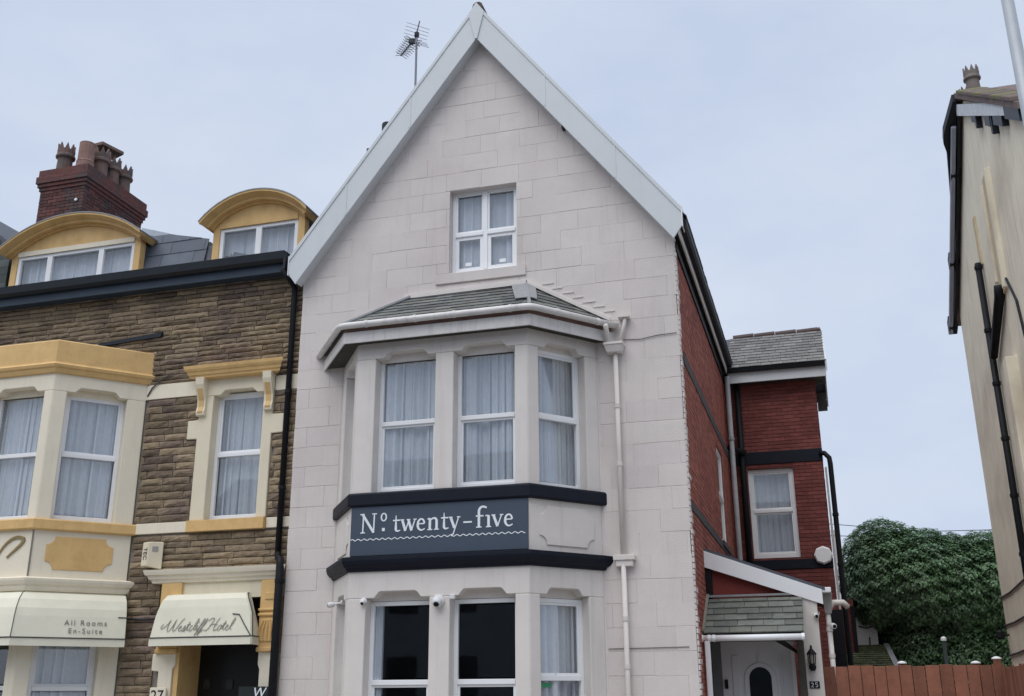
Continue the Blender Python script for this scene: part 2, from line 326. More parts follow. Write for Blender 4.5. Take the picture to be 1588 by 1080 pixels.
def window(parent, fr, s0, s1, z0, z1, d, transom=None, mullions=(), fw_=0.055, label=None, name='window', sash=True, lower_sash=True):
    """frame as a part, panes as sub-parts; d = depth of the frame's front face behind the wall face"""
    mb = MB(); t = 0.06
    fr.box(mb, s0, s0 + fw_, -d - t, -d, z0, z1); fr.box(mb, s1 - fw_, s1, -d - t, -d, z0, z1)
    fr.box(mb, s0 + fw_, s1 - fw_, -d - t, -d, z0, z0 + fw_ * 1.25); fr.box(mb, s0 + fw_, s1 - fw_, -d - t, -d, z1 - fw_, z1)
    cols = [s0 + fw_] + [v for mm in mullions for v in (mm - 0.035, mm + 0.035)] + [s1 - fw_]
    for mm in mullions: fr.box(mb, mm - 0.035, mm + 0.035, -d - t, -d + 0.004, z0 + fw_ * 1.25, z1 - fw_)
    cells = []
    for i in range(0, len(cols), 2):
        a, b = cols[i], cols[i + 1]
        if transom:
            fr.box(mb, a, b, -d - t, -d + 0.012, transom - 0.035, transom + 0.03)
            cells += [(a, b, z0 + fw_ * 1.25, transom - 0.035, 0), (a, b, transom + 0.03, z1 - fw_, 1)]
        else: cells.append((a, b, z0 + fw_ * 1.25, z1 - fw_, 1))
    win = mb.build(name, UPVC, parent, bevel=0.006)
    if label: win['label'] = label
    for a, b, c, e, uprow in cells:
        fwid = 0.03
        if (sash and uprow) or (lower_sash and not uprow):
            ms = MB(); g = -d - 0.012
            wd = 0.055 if lower_sash == 'tilt' and not uprow else fwid
            fr.box(ms, a, a + wd, g - 0.03, g, c, e); fr.box(ms, b - wd, b, g - 0.03, g, c, e)
            fr.box(ms, a + wd, b - wd, g - 0.03, g, c, c + wd); fr.box(ms, a + wd, b - wd, g - 0.03, g, e - wd, e)
            ms.build('sash', UPVC, win, bevel=0.004); fwid = wd
        mp_ = MB(); fr.box(mp_, a + fwid * 0.7, b - fwid * 0.7, -d - 0.032, -d - 0.026, c + fwid * 0.7, e - fwid * 0.7); mp_.build('pane', GLASS, win)
    return win
def curtain(fr, s0, s1, z0, z1, d, label, group=None, folds=9, amp=0.022, seed=0):
    d = min(d, 0.285) if d < 0.4 else 0.25; amp = amp * 1.5
    rg = random.Random(seed); nx = 260; ph = [rg.uniform(0, 6.28) for _ in range(4)]; rows = []
    for j in range(5):
        z = z0 + (z1 - z0) * j / 4; row = []
        for i in range(nx + 1):
            u = i / nx
            w = math.sin(u * folds * 6.283 + ph[0] + 0.8 * math.sin(u * 5 + ph[1])) * 0.6 + 0.4 * math.sin(u * folds * 2.3 * 6.283 + ph[2] + j * 0.15) + 0.5 * math.sin(u * 9 + ph[3])
            row.append(fr(min(max(s0 + (s1 - s0) * u + 0.34 * (s1 - s0) / folds * math.sin(u * folds * 6.283 * 0.83 + ph[1] + 1.2 * math.sin(u * 7 + ph[3])), s0), s1), -d + w * amp * (1.15 - 0.1 * j), z))
        rows.append(row)
    mb = MB(); mb.loft(rows, closed=False, caps=False, rv=0.5)
    o = mb.build('net_curtain', CURT, None, smooth=True, recalc=False)
    return tag(o, label, 'curtain', group)
def strokes(mb, fr, lines, d, th=0.004):
    """flat pen strokes: each line is a list of (s, z, width)"""
    for k, ln in enumerate(lines):
        Lp, Rp = [], []
        for i, (a, z, w) in enumerate(ln):
            p0 = ln[max(i - 1, 0)]; p1 = ln[min(i + 1, len(ln) - 1)]; dx, dz = p1[0] - p0[0], p1[1] - p0[1]; n = math.hypot(dx, dz) or 1
            nx_, nz_ = -dz / n, dx / n
            Lp.append((a + nx_ * w / 2, z + nz_ * w / 2)); Rp.append((a - nx_ * w / 2, z - nz_ * w / 2))
        dd = d + th + 0.0004 * (k % 7)
        b = len(mb.v); n = len(ln)
        mb.v += [fr(a, dd, z) for a, z in Lp] + [fr(a, dd, z) for a, z in Rp] + [fr(a, d, z) for a, z in Lp] + [fr(a, d, z) for a, z in Rp]
        fs = []
        for i in range(n - 1):
            fs += [[i, i + 1, n + i + 1, n + i], [i, 2 * n + i, 2 * n + i + 1, i + 1], [n + i, n + i + 1, 3 * n + i + 1, 3 * n + i]]
        fs += [[0, n, 3 * n, 2 * n], [n - 1, 2 * n - 1, 4 * n - 1, 3 * n - 1]]
        mb.face_add(b, fs, 0.5)
def bez(p0, p1, p2, p3, w0, w1, n=8, wm=None):
    r = []
    for i in range(n + 1):
        t = i / n; a = (1 - t) ** 3; b = 3 * (1 - t) ** 2 * t; c = 3 * (1 - t) * t * t; e = t ** 3
        w = w0 + (w1 - w0) * t if wm is None else (w0 * (1 - t) ** 2 + 2 * wm * t * (1 - t) + w1 * t * t)
        r.append((a * p0[0] + b * p1[0] + c * p2[0] + e * p3[0], a * p0[1] + b * p1[1] + c * p2[1] + e * p3[1], w))
    return r
def offset_chain(pts, o, ends='wall'):
    """offset an open chain of plan points outwards; ends slide along the wall line or stay square"""
    frs = [Fr(pts[i], pts[i + 1]) for i in range(len(pts) - 1)]; res = []
    def isect(f1, f2):
        p = f1(0, o, 0); q = f2(0, o, 0); d1, d2 = f1.x, f2.x; den = d1.x * d2.y - d1.y * d2.x
        t = ((q.x - p.x) * d2.y - (q.y - p.y) * d2.x) / den; return (p.x + d1.x * t, p.y + d1.y * t)
    def wallhit(f, y):
        p = f(0, o, 0); t = (y - p.y) / f.x.y; return (p.x + f.x.x * t, y)
    res.append(wallhit(frs[0], pts[0][1]) if ends == 'wall' else tuple(frs[0](0, o, 0))[:2])
    for i in range(len(frs) - 1): res.append(isect(frs[i], frs[i + 1]))
    res.append(wallhit(frs[-1], pts[-1][1]) if ends == 'wall' else tuple(frs[-1](frs[-1].len, o, 0))[:2])
    return res
def band(mb, pts, o0, o1, z0, z1):
    """solid band round a bay between offsets o0 (inner) and o1 (outer)"""
    i = offset_chain(pts, o0); u = offset_chain(pts, o1)
    for k in range(len(pts) - 1):
        mb.prism([(*u[k], z0), (*u[k + 1], z0), (*i[k + 1], z0), (*i[k], z0)], (0, 0, z1 - z0), 0.5)
def band_profile(mb, pts, prof, y_in=-0.15):
    """profile list of (offset,z) swept round a bay, closed to the inside"""
    chains = [offset_chain(pts, o) for o, z in prof]; inner0 = offset_chain(pts, y_in)
    rings = []
    for k in range(len(pts)):
        ring = [(*chains[j][k], prof[j][1]) for j in range(len(prof))] + [(*inner0[k], prof[-1][1]), (*inner0[k], prof[0][1])]
        rings.append(ring)
    mb.loft(rings, rv=0.5)

# ================================================================== SETTING
g = MB(); g.box(-300, 300, -300, 300, -0.3, -0.02); struct(g.build('ground', PAVE))
g = MB(); g.box(-120, 120, -6.5, 4.5, -0.05, -0.012); struct(g.build('road', ASPHALT))
g = MB(); g.box(-120, 120, 4.62, 12.4, -0.05, 0.0); struct(g.build('pavement', PAVE))
g = MB(); g.box(-120, 120, 4.5, 4.62, -0.05, 0.11); struct(g.build('kerb', PAVE, bevel=0.015))

# ================================================================== PAINTED GUESTHOUSE
WY = 14.0; XL, XR = -7.56, -1.65; AX = -4.605; SL = 1.32; APZ = 12.36; BY = 13.78
gh = thing('guesthouse', (AX, 17.5, 0), 'tall pink-grey rendered guesthouse with steep gable and two-storey bay', 'house')
front = Fr((0, WY), (1, WY))                # s = world X, d outwards = -Y
GW = (-5.095, -4.01, 7.74, 9.14)            # gable window opening
BAY = [(-6.77, WY), (-6.12, 13.08), (-3.61, 13.08), (-2.84, WY)]
gable_line = 11.95                          # wall apex under the roof
def gz(x): return gable_line - SL * abs(x - AX)
outline = ccw([(XL, 0.0), (XR, 0.0), (XR, gz(XR)), (AX, gable_line), (XL, gz(XL))])
holes = [GW, (-6.72, -2.89, -1, 6.45)]
fwall = MB(); wall_with_holes(fwall, front, XL + 0.01, XR - 0.01, 0.0, gable_line, holes, -0.30, -0.0055, outline)
fw_o = fwall.build('front_wall', PINK, gh)
# painted blocks in courses
CH = 0.3045; z = 0.02; k = 0; bh = [GW, (-6.79, -2.82, -1, 6.50), (-5.30, -3.87, 7.57, 7.75)]
zz = 7.315 - CH * 24
while zz < gable_line:
    x = XL - (0.30 if k % 2 else 0.0) - 0.07
    while x < XR:
        w = 0.61 * random.uniform(0.94, 1.06); a, b = max(x, XL), min(x + w, XR)
        if b - a > 0.06 and zz + CH > 1.3:
            for q in cut_row(a, b, zz, zz + CH, bh):
                if q[1] - q[0] < 0.03 or q[3] - q[2] < 0.03: continue
                p = clip_convex([(q[0], q[2]), (q[1], q[2]), (q[1], q[3]), (q[0], q[3])], outline)
                if len(p) < 3 or area(p) < 0.004: continue
                cx = sum(t[0] for t in p) / len(p); cz = sum(t[1] for t in p) / len(p)
                sj = {(ax_, sg_): random.choice((0.0, 0.0, 0.0, 0.0015, 0.003, 0.0045)) for ax_ in (0, 1) for sg_ in (-1, 1)}   # each edge has its own joint, some are filled with paint
                def ins(t, c):
                    a_ = sj[(0, 1 if t[0] > cx else -1)]; b_2 = sj[(1, 1 if t[1] > cz else -1)]
                    return (t[0] - math.copysign((a_ + c) if a_ else 0.0, t[0] - cx), t[1] - math.copysign((b_2 + c) if b_2 else 0.0, t[1] - cz))
                j = 0.0; dd = random.uniform(-0.001, 0.001); mb = MB(); n = len(p)
                mb.v = [front(*(lambda t: (t[0], -0.012, t[1]))(ins(t, j))) for t in p] + [front(*(lambda t: (t[0], -0.003 + dd, t[1]))(ins(t, j))) for t in p] + [front(*(lambda t: (t[0], dd, t[1]))(ins(t, j + 0.004))) for t in p]
                rv = random.random()
                mb.face_add(0, [list(range(2 * n, 3 * n))] + [[i, (i + 1) % n, n + (i + 1) % n, n + i] for i in range(n)] + [[n + i, n + (i + 1) % n, 2 * n + (i + 1) % n, 2 * n + i] for i in range(n)], rv)
                mb.build('wall_block', PINK, fw_o)
        x += w
    zz += CH; k += 1
# side wall, party wall, rear wall, floors inside
side = Fr((XR, WY), (XR, 22.0))             # s = Y - 14, outwards = +X
SW = (4.45, 5.6, 4.12, 5.85)
mb = MB(); wall_with_holes(mb, side, 0.03, 8.0, 0.0, 8.0, [SW], -0.3, -0.004); sw = mb.build('side_wall', BMORT, gh)
bricks(side, 0.06, 7.98, 1.2, 7.98, [SW, (1.38, 7.9, 0, 2.3)], sw, BRICK_O)
mb = MB()
zc = 1.3
while zc < 7.95:                            # ragged paint edge wrapped round the corner, brick by brick
    zt = zc + 0.062; w = random.choice([0.05, 0.07, 0.10, 0.14, 0.19]) * random.uniform(0.7, 1.2)
    if zc > 7.1: w *= 0.9
    side.box(mb, -0.004, 0.05 + w, 0.002, 0.014 + random.uniform(0, 0.012), zc, zt); zc += 0.075
mb.build('paint_edge', PINK, sw, kind='stuff')
mb = MB(); side.box(mb, 0.28, 7.95, 0.0, 0.022, 6.07, 6.24); mb.build('string_course', mat('dark_stone_string', (0.075, 0.068, 0.072), 0.8, 0.25, 5, 0.3, 60), sw, bevel=0.006)
mb = MB(); side.box(mb, 0.1, 7.95, 0.0, 0.022, 3.97, 4.10); mb.build('string_course', MATS['dark_stone_string'], sw, bevel=0.006)
mb = MB(); mb.box(XL, XL + 0.3, WY + 0.3, 21.7, 0, 8.0); mb.build('party_wall', BRICK_D, gh)
mb = MB(); mb.box(XL, XR, 21.7, 22.0, 0, 8.0); mb.build('rear_wall', BRICK, gh)
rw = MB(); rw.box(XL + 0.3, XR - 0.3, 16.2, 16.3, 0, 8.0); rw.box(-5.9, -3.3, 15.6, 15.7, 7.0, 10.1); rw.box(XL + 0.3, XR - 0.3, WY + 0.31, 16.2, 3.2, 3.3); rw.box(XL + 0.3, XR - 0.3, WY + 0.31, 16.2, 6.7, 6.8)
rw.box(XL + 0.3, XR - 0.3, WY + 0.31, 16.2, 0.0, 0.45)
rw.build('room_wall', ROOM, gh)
# roof: two slopes, ridge, verge boards
def rz(x, off=0.0): return APZ - 0.05 - SL * abs(x - AX) + off
mb = MB()
for s in (-1, 1):
    xe = AX + s * 3.13
    mb.prism([(AX, BY + 0.03, rz(AX)), (xe, BY + 0.03, rz(xe)), (xe, BY + 0.03, rz(xe) - 0.12), (AX, BY + 0.03, rz(AX) - 0.12)], (0, 8.35, 0))
rf = mb.build('roof', SLATE_D, gh)
for s in (-1, 1):                           # slates that show along the two eaves
    xe = AX + s * 3.16; Vd = Vector((-s, 0, SL)); Ud = Vector((0, 1, 0)) if s > 0 else Vector((0, 1, 0))
    slates(rf, (xe, BY + 0.06, rz(xe) - 0.01), Ud, Vd, ccw([(0, 0), (8.2, 0), (8.2, 0.8), (0, 0.8)]), 0.30, 0.2, SLATE_D, jitter=0.012)
mb = MB(); mb.tube([(AX, BY + 0.05, APZ + 0.0), (AX, 22.1, APZ + 0.0)], 0.09, 10); mb.build('ridge_tile', mat('ridge_clay', (0.12, 0.09, 0.085), 0.9, 0.3, 6, 0.3, 40), rf)
bfr = Fr((0, BY), (1, BY)); VD = 0.645; HW = 3.115
for s in (-1, 1):
    mb = MB(); e = AX + s * HW; i = AX + s * (HW - 0.13)
    top = lambda x: APZ - SL * abs(x - AX)
    bfr.poly(mb, [(AX, APZ), (e, top(e)), (e, top(e) - 0.28), (i, top(i) - VD + 0.01), (AX, APZ - VD)], -0.028, 0.0)
    bg_o = mb.build('bargeboard', BARGE, gh, bevel=0.004)
    mb = MB(); bfr.poly(mb, [(AX, APZ + 0.018), (e, top(e) + 0.018), (e, top(e) - 0.075), (AX, APZ - 0.075)], -0.12, 0.014)
    mb.build('verge_trim', BARGE, bg_o, bevel=0.006)
    for t_ in (0.36, 0.70):
        xj = AX + s * HW * t_; mb = MB(); bfr.box(mb, xj - 0.018, xj + 0.018, 0.001, 0.005, top(xj) - VD + 0.03, top(xj) - 0.07); mb.build('joint_cover', BARGE, bg_o)
    mb = MB(); bfr.box(mb, min(e, e + s * 0.012), max(e, e + s * 0.012), -0.22, 0.012, top(e) - 0.30, top(e) + 0.02); mb.build('end_cap', UPVC, bg_o)
    mb = MB()                               # soffit under the verge
    mb.prism([(AX, BY + 0.03, APZ - VD + 0.03), (i, BY + 0.03, top(i) - VD + 0.04), (i, BY + 0.03, top(i) - VD + 0.07), (AX, BY + 0.03, APZ - VD + 0.06)], (0, WY - BY - 0.03, 0))
    mb.build('soffit', BARGE, bg_o)
mb = MB(); bfr.poly(mb, [(AX, APZ + 0.03), (AX + 0.135, APZ - 0.16), (AX + 0.02, APZ - VD - 0.012), (AX - 0.02, APZ - VD - 0.012), (AX - 0.135, APZ - 0.16)], 0.003, 0.02); mb.build('apex_trim', BARGE, gh, bevel=0.003)
# right eave: soffit, fascia, gutter
mb = MB(); mb.box(XR + 0.012, XR + 0.035, WY + 0.03, 21.25, 7.70, 7.93); mb.build('eave_shade_strip', BLACK, gh)  # black strip on the brick paints in the shade below the soffit
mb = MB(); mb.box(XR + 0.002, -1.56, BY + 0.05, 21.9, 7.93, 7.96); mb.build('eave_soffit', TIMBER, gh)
mb = MB(); mb.box(-1.56, -1.535, BY + 0.05, 21.2, 7.86, 8.05); mb.build('eave_fascia', UPVC, gh)
mb = MB(); mb.prism([(-1.535, BY + 0.06, 8.08), (-1.535, BY + 0.06, 8.0), (-1.51, BY + 0.06, 7.965), (-1.465, BY + 0.06, 7.965), (-1.435, BY + 0.06, 8.0), (-1.43, BY + 0.06, 8.085)], (0, 7.3, 0)); mb.build('eave_gutter', BLACK, gh)
# gable window + sill
mb = MB(); front.box(mb, -5.30, -3.87, -0.02, 0.03, 7.575, 7.735); mb.build('window_sill', PINK, gh, bevel=0.006)
gwin = window(gh, front, GW[0] + 0.002, GW[1] - 0.002, GW[2], GW[3] + 0.03, 0.13, transom=8.42, mullions=((GW[0] + GW[1]) / 2,), lower_sash='tilt', sash=True, label='white gable window of four panes')
for xx in (-4.83, -4.28):
    mb = MB(); front.box(mb, xx - 0.05, xx + 0.05, -0.158, -0.152, 7.90, 7.955); mb.build('sticker', UPVC, gwin)
curtain(front, GW[0], -4.56, 7.76, 9.1, 0.42, 'plain pale curtain behind left half of gable window', 'gable window curtains', 4, 0.01, 3)
curtain(front, -4.55, GW[1], 7.76, 9.1, 0.42, 'plain pale curtain behind right half of gable window', 'gable window curtains', 3, 0.01, 4)
# little fixings under the verge
mb = MB(); front.box(mb, -6.03, -5.98, 0.0, 0.12, 9.95, 10.0); mb.build('wall_bracket', BLACK2, gh)
mb = MB(); front.box(mb, -3.25, -3.19, 0.0, 0.1, 9.90, 9.98); mb.build('wall_bracket', BLACK2, gh)

# ---- two-storey canted bay
def bay_face(parent, fr, openings, zb, zs, zr, zt, th=0.26, m=None):
    m = m or TRIM
    e = [0.0] + [v for o in openings for v in o] + [fr.len]
    for i in range(0, len(e), 2):
        mb = MB(); fr.box(mb, e[i], e[i + 1], -th, 0.0, zb, zs + 0.0005); mb.build('pier', m, parent, bevel=0.014)
    pts = [(0.0, zt), (0.0, zs)]
    for a, b in openings:
        w = b - a; pts += [(a, zs), (a + w * 0.13, zs), (a + w * 0.20, zr - 0.012), (a + w * 0.23, zr), (b - w * 0.23, zr), (b - w * 0.20, zr - 0.012), (b - w * 0.13, zs), (b, zs)]
    pts += [(fr.len, zs), (fr.len, zt)]
    mb = MB(); fr.poly(mb, pts, -th, 0.0); mb.build('lintel', m, parent, bevel=0.008)
    for a, b in openings:
        mb = MB(); fr.box(mb, a + 0.002, b - 0.002, -th - 0.04, -0.165, zs - 0.03, zr + 0.02); mb.build('head_board', m, parent)
fF = Fr(BAY[1], BAY[2]); fL = Fr(BAY[0], BAY[1]); fR = Fr(BAY[2], BAY[3])
fx = lambda x: x - BAY[1][0]
FFO = [(fx(-5.84), fx(-4.94)), (fx(-4.67), fx(-3.79))]; GFO = [(fx(-5.86), fx(-4.965)), (fx(-4.68), fx(-3.80))]
RO = [(0.185, 0.985)]; LO = [(0.20, 0.94)]; RO_G = [(0.165, 0.95)]
for fr, oo in ((fF, FFO), (fL, LO), (fR, RO)): bay_face(gh, fr, oo, 4.235, 6.165, 6.255, 6.50)
for fr, oo in ((fF, GFO), (fL, LO), (fR, RO_G)): bay_face(gh, fr, oo, 0.9, 2.835, 2.92, 3.25)
mb = MB(); band(mb, BAY, -0.26, 0.0, 3.25, 4.10); mb.build('bay_apron', TRIM, gh, bevel=0.008)
mb = MB(); band(mb, BAY, -0.26, 0.0, 0.0, 0.9); mb.build('bay_plinth', TRIM, gh, bevel=0.008)
mb = MB(); band_profile(mb, BAY, [(0.0, 4.05), (0.055, 4.055), (0.065, 4.075), (0.065, 4.21), (0.05, 4.235), (0.0, 4.24)]); mb.build('sill_band', NAVY, gh, bevel=0.004)
mb = MB(); band_profile(mb, BAY, [(0.0, 3.18), (0.03, 3.185), (0.045, 3.22), (0.075, 3.24), (0.10, 3.275), (0.115, 3.32), (0.115, 3.365), (0.02, 3.385), (0.0, 3.385)]); mb.build('lower_band', NAVY, gh, smooth=False)
wl = []
for (a, b), nm in zip(FFO, ('left', 'right')):
    window(gh, fF, a, b, 4.25, 6.19, 0.18, transom=5.24, sash=False)
    curtain(fF, a, b, 4.27, 6.25, 0.30, 'white net curtain in %s front window above the twenty-five sign' % nm, 'first floor bay net curtains', 9, 0.028, 10 + len(nm))
window(gh, fR, RO[0][0], RO[0][1], 4.25, 6.18, 0.16, transom=5.225, lower_sash=False)
curtain(fR, RO[0][0], RO[0][1], 4.27, 6.2, 0.28, 'white net curtain in right angled window above the twenty-five sign', 'first floor bay net curtains', 8, 0.028, 21)
window(gh, fL, LO[0][0], LO[0][1], 4.25, 6.18, 0.16, transom=5.225)
curtain(fL, LO[0][0], LO[0][1], 4.27, 6.2, 0.28, 'white net curtain in narrow left angled window above the twenty-five sign', 'first floor bay net curtains', 8, 0.028, 22)
for a, b in GFO: window(gh, fF, a, b, 0.92, 2.80, 0.17, transom=1.775, sash=False)
window(gh, fR, RO_G[0][0], RO_G[0][1], 0.92, 2.80, 0.15, transom=1.815, lower_sash=False)
window(gh, fL, LO[0][0], LO[0][1], 0.92, 2.80, 0.15, transom=1.815)
curtain(fR, RO_G[0][0], RO_G[0][1], 0.95, 2.85, 0.24, 'white draped curtain in ground floor right angled bay window', None, 5, 0.04, 31)
curtain(fL, LO[0][0], LO[0][1], 0.95, 2.85, 0.24, 'white curtain edge in ground floor left angled bay window', None, 5, 0.04, 32)
curtain(fF, GFO[0][0] + 0.0, GFO[0][0] + 0.16, 0.95, 2.85, 0.24, 'narrow drawn-back pale curtain at left of dark ground floor bay window', None, 3, 0.02, 33)
mb = MB(); fR.box(mb, 0.25, 0.44, -0.178, -0.174, 1.70, 1.755); tag(mb.build('window_sticker', GREEN), 'small green sticker in ground floor right bay window', 'sticker')
# raised panels with scooped corners
def scoop_panel(fr, a0, a1, z0, z1, r, d0, d1, m, parent, name='raised_panel', bevel=0.006):
    pts = []
    for cx, cz, s0 in ((a0, z0, 90), (a1, z0, 180), (a1, z1, 270), (a0, z1, 0)):
        arc = [(cx + r * math.cos(math.radians(s0 - t)), cz + r * math.sin(math.radians(s0 - t))) for t in (0, 22, 45, 68, 90)]
        pts += arc
    mb = MB(); fr.poly(mb, pts, d0, d1); return mb.build(name, m, parent, bevel=bevel)
scoop_panel(fR, 0.16, 1.06, 3.46, 3.97, 0.12, -0.01, 0.016, TRIM, gh)
scoop_panel(fL, 0.10, 0.98, 3.46, 3.97, 0.12, -0.01, 0.016, TRIM, gh)
# bay roof
EO = 0.20; BAYR = [(-6.87, WY), (-6.165, 13.08), BAY[2], BAY[3]]      # the roof oversails a little more on the left
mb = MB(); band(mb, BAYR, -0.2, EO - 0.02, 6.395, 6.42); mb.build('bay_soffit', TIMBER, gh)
mb = MB(); band(mb, BAYR, EO - 0.022, EO, 6.365, 6.53); mb.build('bay_fascia', UPVC_DIRTY, gh, bevel=0.004)
mb = MB(); band(mb, BAYR, EO - 0.06, EO - 0.03, 6.50, 6.635); mb.build('eave_timber', mat('bare_red_timber', (0.32, 0.20, 0.17), 0.8, 0.25, 6, 0.2, 40), gh)
gch = offset_chain(BAYR, EO + 0.075)
def smooth_corner(pts, z, r=0.1, drop=0.0):
    res = [Vector((*pts[0], z))]
    for i in range(1, len(pts) - 1):
        p = Vector((*pts[i], z)); a = (Vector((*pts[i - 1], z)) - p).normalized(); b = (Vector((*pts[i + 1], z)) - p).normalized()
        for t in (0, 0.25, 0.5, 0.75, 1): res.append((p + a * r) * (1 - t) ** 2 + p * 2 * t * (1 - t) + (p + b * r) * t * t)
    res.append(Vector((*pts[-1], z))); return res
path = smooth_corner(gch, 6.605)
path[-1] = path[-1] - (path[-1] - path[-2]).normalized() * 0.06
mb = MB(); mb.tube(path, 0.047, 10); gut = mb.build('bay_gutter', UPVC_DIRTY, gh, smooth=True)
for i, t in ((0, 0.5), (0, 0.85), (5, 0.12), (5, 0.4), (5, 0.62), (5, 0.93), (10, 0.25), (10, 0.75)):
    p = path[i].lerp(path[i + 1], t); dr = (path[i + 1] - path[i]).normalized() * 0.022
    mb = MB(); mb.tube([p - dr, p + dr], 0.053, 10); mb.build('gutter_clip', UPVC_DIRTY, gut)
ev = offset_chain(BAYR, EO + 0.03); ez = 6.615
E0, E1, E2, E3 = [Vector((*p, ez)) for p in ev]; T1, T2 = Vector((-5.71, WY, 7.39)), Vector((-3.86, WY, 7.39))
E0.y = E3.y = WY
mb = MB(); b0 = len(mb.v); mb.v = [E0, E1, E2, E3, T1, T2]; mb.face_add(0, [[1, 2, 5, 4], [0, 1, 4], [2, 3, 5], [0, 4, 5, 3], [0, 3, 2, 1]], 0.5)
brf = mb.build('bay_roof', SLATE_D, gh)
for A, B_, Cs in ((E1, E2, (E1, E2, T2, T1)), (E2, E3, (E2, E3, T2)), (E0, E1, (E0, E1, T1))):
    U = (B_ - A).normalized(); nrm = U.cross(Cs[-1] - A).normalized(); V = nrm.cross(U).normalized()
    if V.z < 0: V = -V
    slates(brf, A, U, V, ccw([((p - A).dot(U), (p - A).dot(V)) for p in Cs]), 0.26, 0.19, SLATE, jitter=0.012)
for A, B_ in ((E1, T1), (E2, T2)):
    mb = MB(); mb.tube([A + Vector((0, 0, 0.035)), B_ + Vector((0, -0.02, 0.035))], 0.028, 6); mb.build('hip_roll', LEAD, brf)
dv = (E2 - T2).normalized()
rise = Vector((0, 0, 0.055)); mb = MB(); q0 = T2 + rise; q1 = T2 + dv * 1.05 + rise
mb.prism([q0, q1, q1 + Vector((-0.20, 0, 0)), q0 + Vector((-0.24, 0, 0))], (0, 0, 0.012))
rd = (E3 - E2).normalized(); mb.prism([q0, q1, q1 + rd * 0.14, q0 + (E3 - T2).normalized() * 0.16], (0, 0, 0.012)); mb.build('lead_patch', LEAD, brf)
def flash(A, B_, h=0.07, off=0.0, name='flashing', m=TRIM, d=0.05):
    A, B_ = Vector(A), Vector(B_); mb = MB(); mb.prism([A, B_, B_ + Vector((0, 0, h)), A + Vector((0, 0, h))], (0, -d, 0)); mb.build(name, m, brf, bevel=0.004)
flash(T1 + Vector((-0.1, 0, -0.0)), T2 + Vector((0.02, 0, 0.02)), 0.07)
flash(E0.lerp(T1, 0.05) + Vector((0, 0, 0.03)), T1 + Vector((0, 0, 0.0)), 0.06)
flash(T2 + Vector((0, 0, 0.03)), E3.lerp(T2, 0.06) + Vector((0, 0, 0.03)), 0.06)
for i in range(7):                           # stepped flashing leaves above the right hip
    p = T2.lerp(E3, 0.16 + i * 0.115); mb = MB(); front.box(mb, p.x + 0.03, p.x + 0.03 + random.uniform(0.14, 0.2), 0.0, 0.012, p.z + 0.12, p.z + 0.12 + 0.022); mb.build('flashing_step', TRIM, brf)
# hopper and downpipe on the right of the bay
def pipe(parent, path, r, m, name='downpipe', collars=()):
    mb = MB(); mb.tube(path, r, 10); o = mb.build(name, m, parent, smooth=True)
    for p, d_ in collars:
        p = Vector(p); d_ = Vector(d_).normalized() * 0.028; mb = MB(); mb.tube([p - d_, p + d_], (r if not isinstance(r, list) else r[-1]) * 1.25, 10); mb.build('pipe_collar', m, o)
    return o
PY = 13.93; px = -2.55
pe = path[-1]
mb = MB(); mb.prism([(px - 0.15, 13.80, 6.29), (px + 0.13, 13.80, 6.29), (px + 0.13, 13.99, 6.29), (px - 0.15, 13.99, 6.29)], (0, 0, 0.04))
mb.loft([[(px - 0.11, 13.85, 6.19), (px + 0.09, 13.85, 6.19), (px + 0.09, 13.99, 6.19), (px - 0.11, 13.99, 6.19)], [(px - 0.145, 13.81, 6.29), (px + 0.125, 13.81, 6.29), (px + 0.125, 13.99, 6.29), (px - 0.145, 13.99, 6.29)]])
mb.build('rainwater_hopper', TRIM, gh, bevel=0.008)
mb = MB(); front.box(mb, px - 0.13, px + 0.16, 0.0, 0.12, 3.30, 3.37); front.box(mb, px - 0.10, px + 0.13, 0.0, 0.10, 3.22, 3.30); mb.build('rainwater_hopper', TRIM, gh, bevel=0.008)
pipe(gh, [(px, PY, 6.2), (px, PY, 3.35)], 0.034, TRIM, collars=[((px, PY, 5.42), (0, 0, 1)), ((px, PY, 4.6), (0, 0, 1))])
pipe(gh, [(px, PY, 3.24), (px, PY, 0.0)], 0.034, TRIM, collars=[((px, PY, 2.55), (0, 0, 1)), ((px, PY, 1.95), (0, 0, 1))])
pipe(gh, [(px - 0.09, 13.72, 6.56), (px - 0.09, 13.80, 6.48), (px - 0.09, 13.86, 6.3)], 0.036, TRIM)
pipe(gh, [(px + 0.16, PY, 6.74), (px + 0.14, PY, 6.6), (px + 0.05, PY, 6.3)], 0.026, TRIM)
mb = MB(); mb.box(px + 0.06, px + 0.22, 13.88, 13.99, 6.71, 6.745); mb.build('pipe_cap', TRIM, gh)
mb = MB(); mb.tube([(-2.44, 13.985, 6.40), (-2.2, 13.985, 6.385), (-1.95, 13.985, 6.42), (-1.68, 13.985, 6.43)], 0.006, 6); mb.build('wall_cable', mat('painted_cable', (0.10, 0.09, 0.09), 0.7), gh)
mb = MB(); mb.tube([(-2.80, 13.99, 2.175), (-2.2, 13.99, 2.18), (-1.75, 13.99, 2.185)], 0.005, 6); mb.build('wall_cable', MATS['painted_cable'], gh)

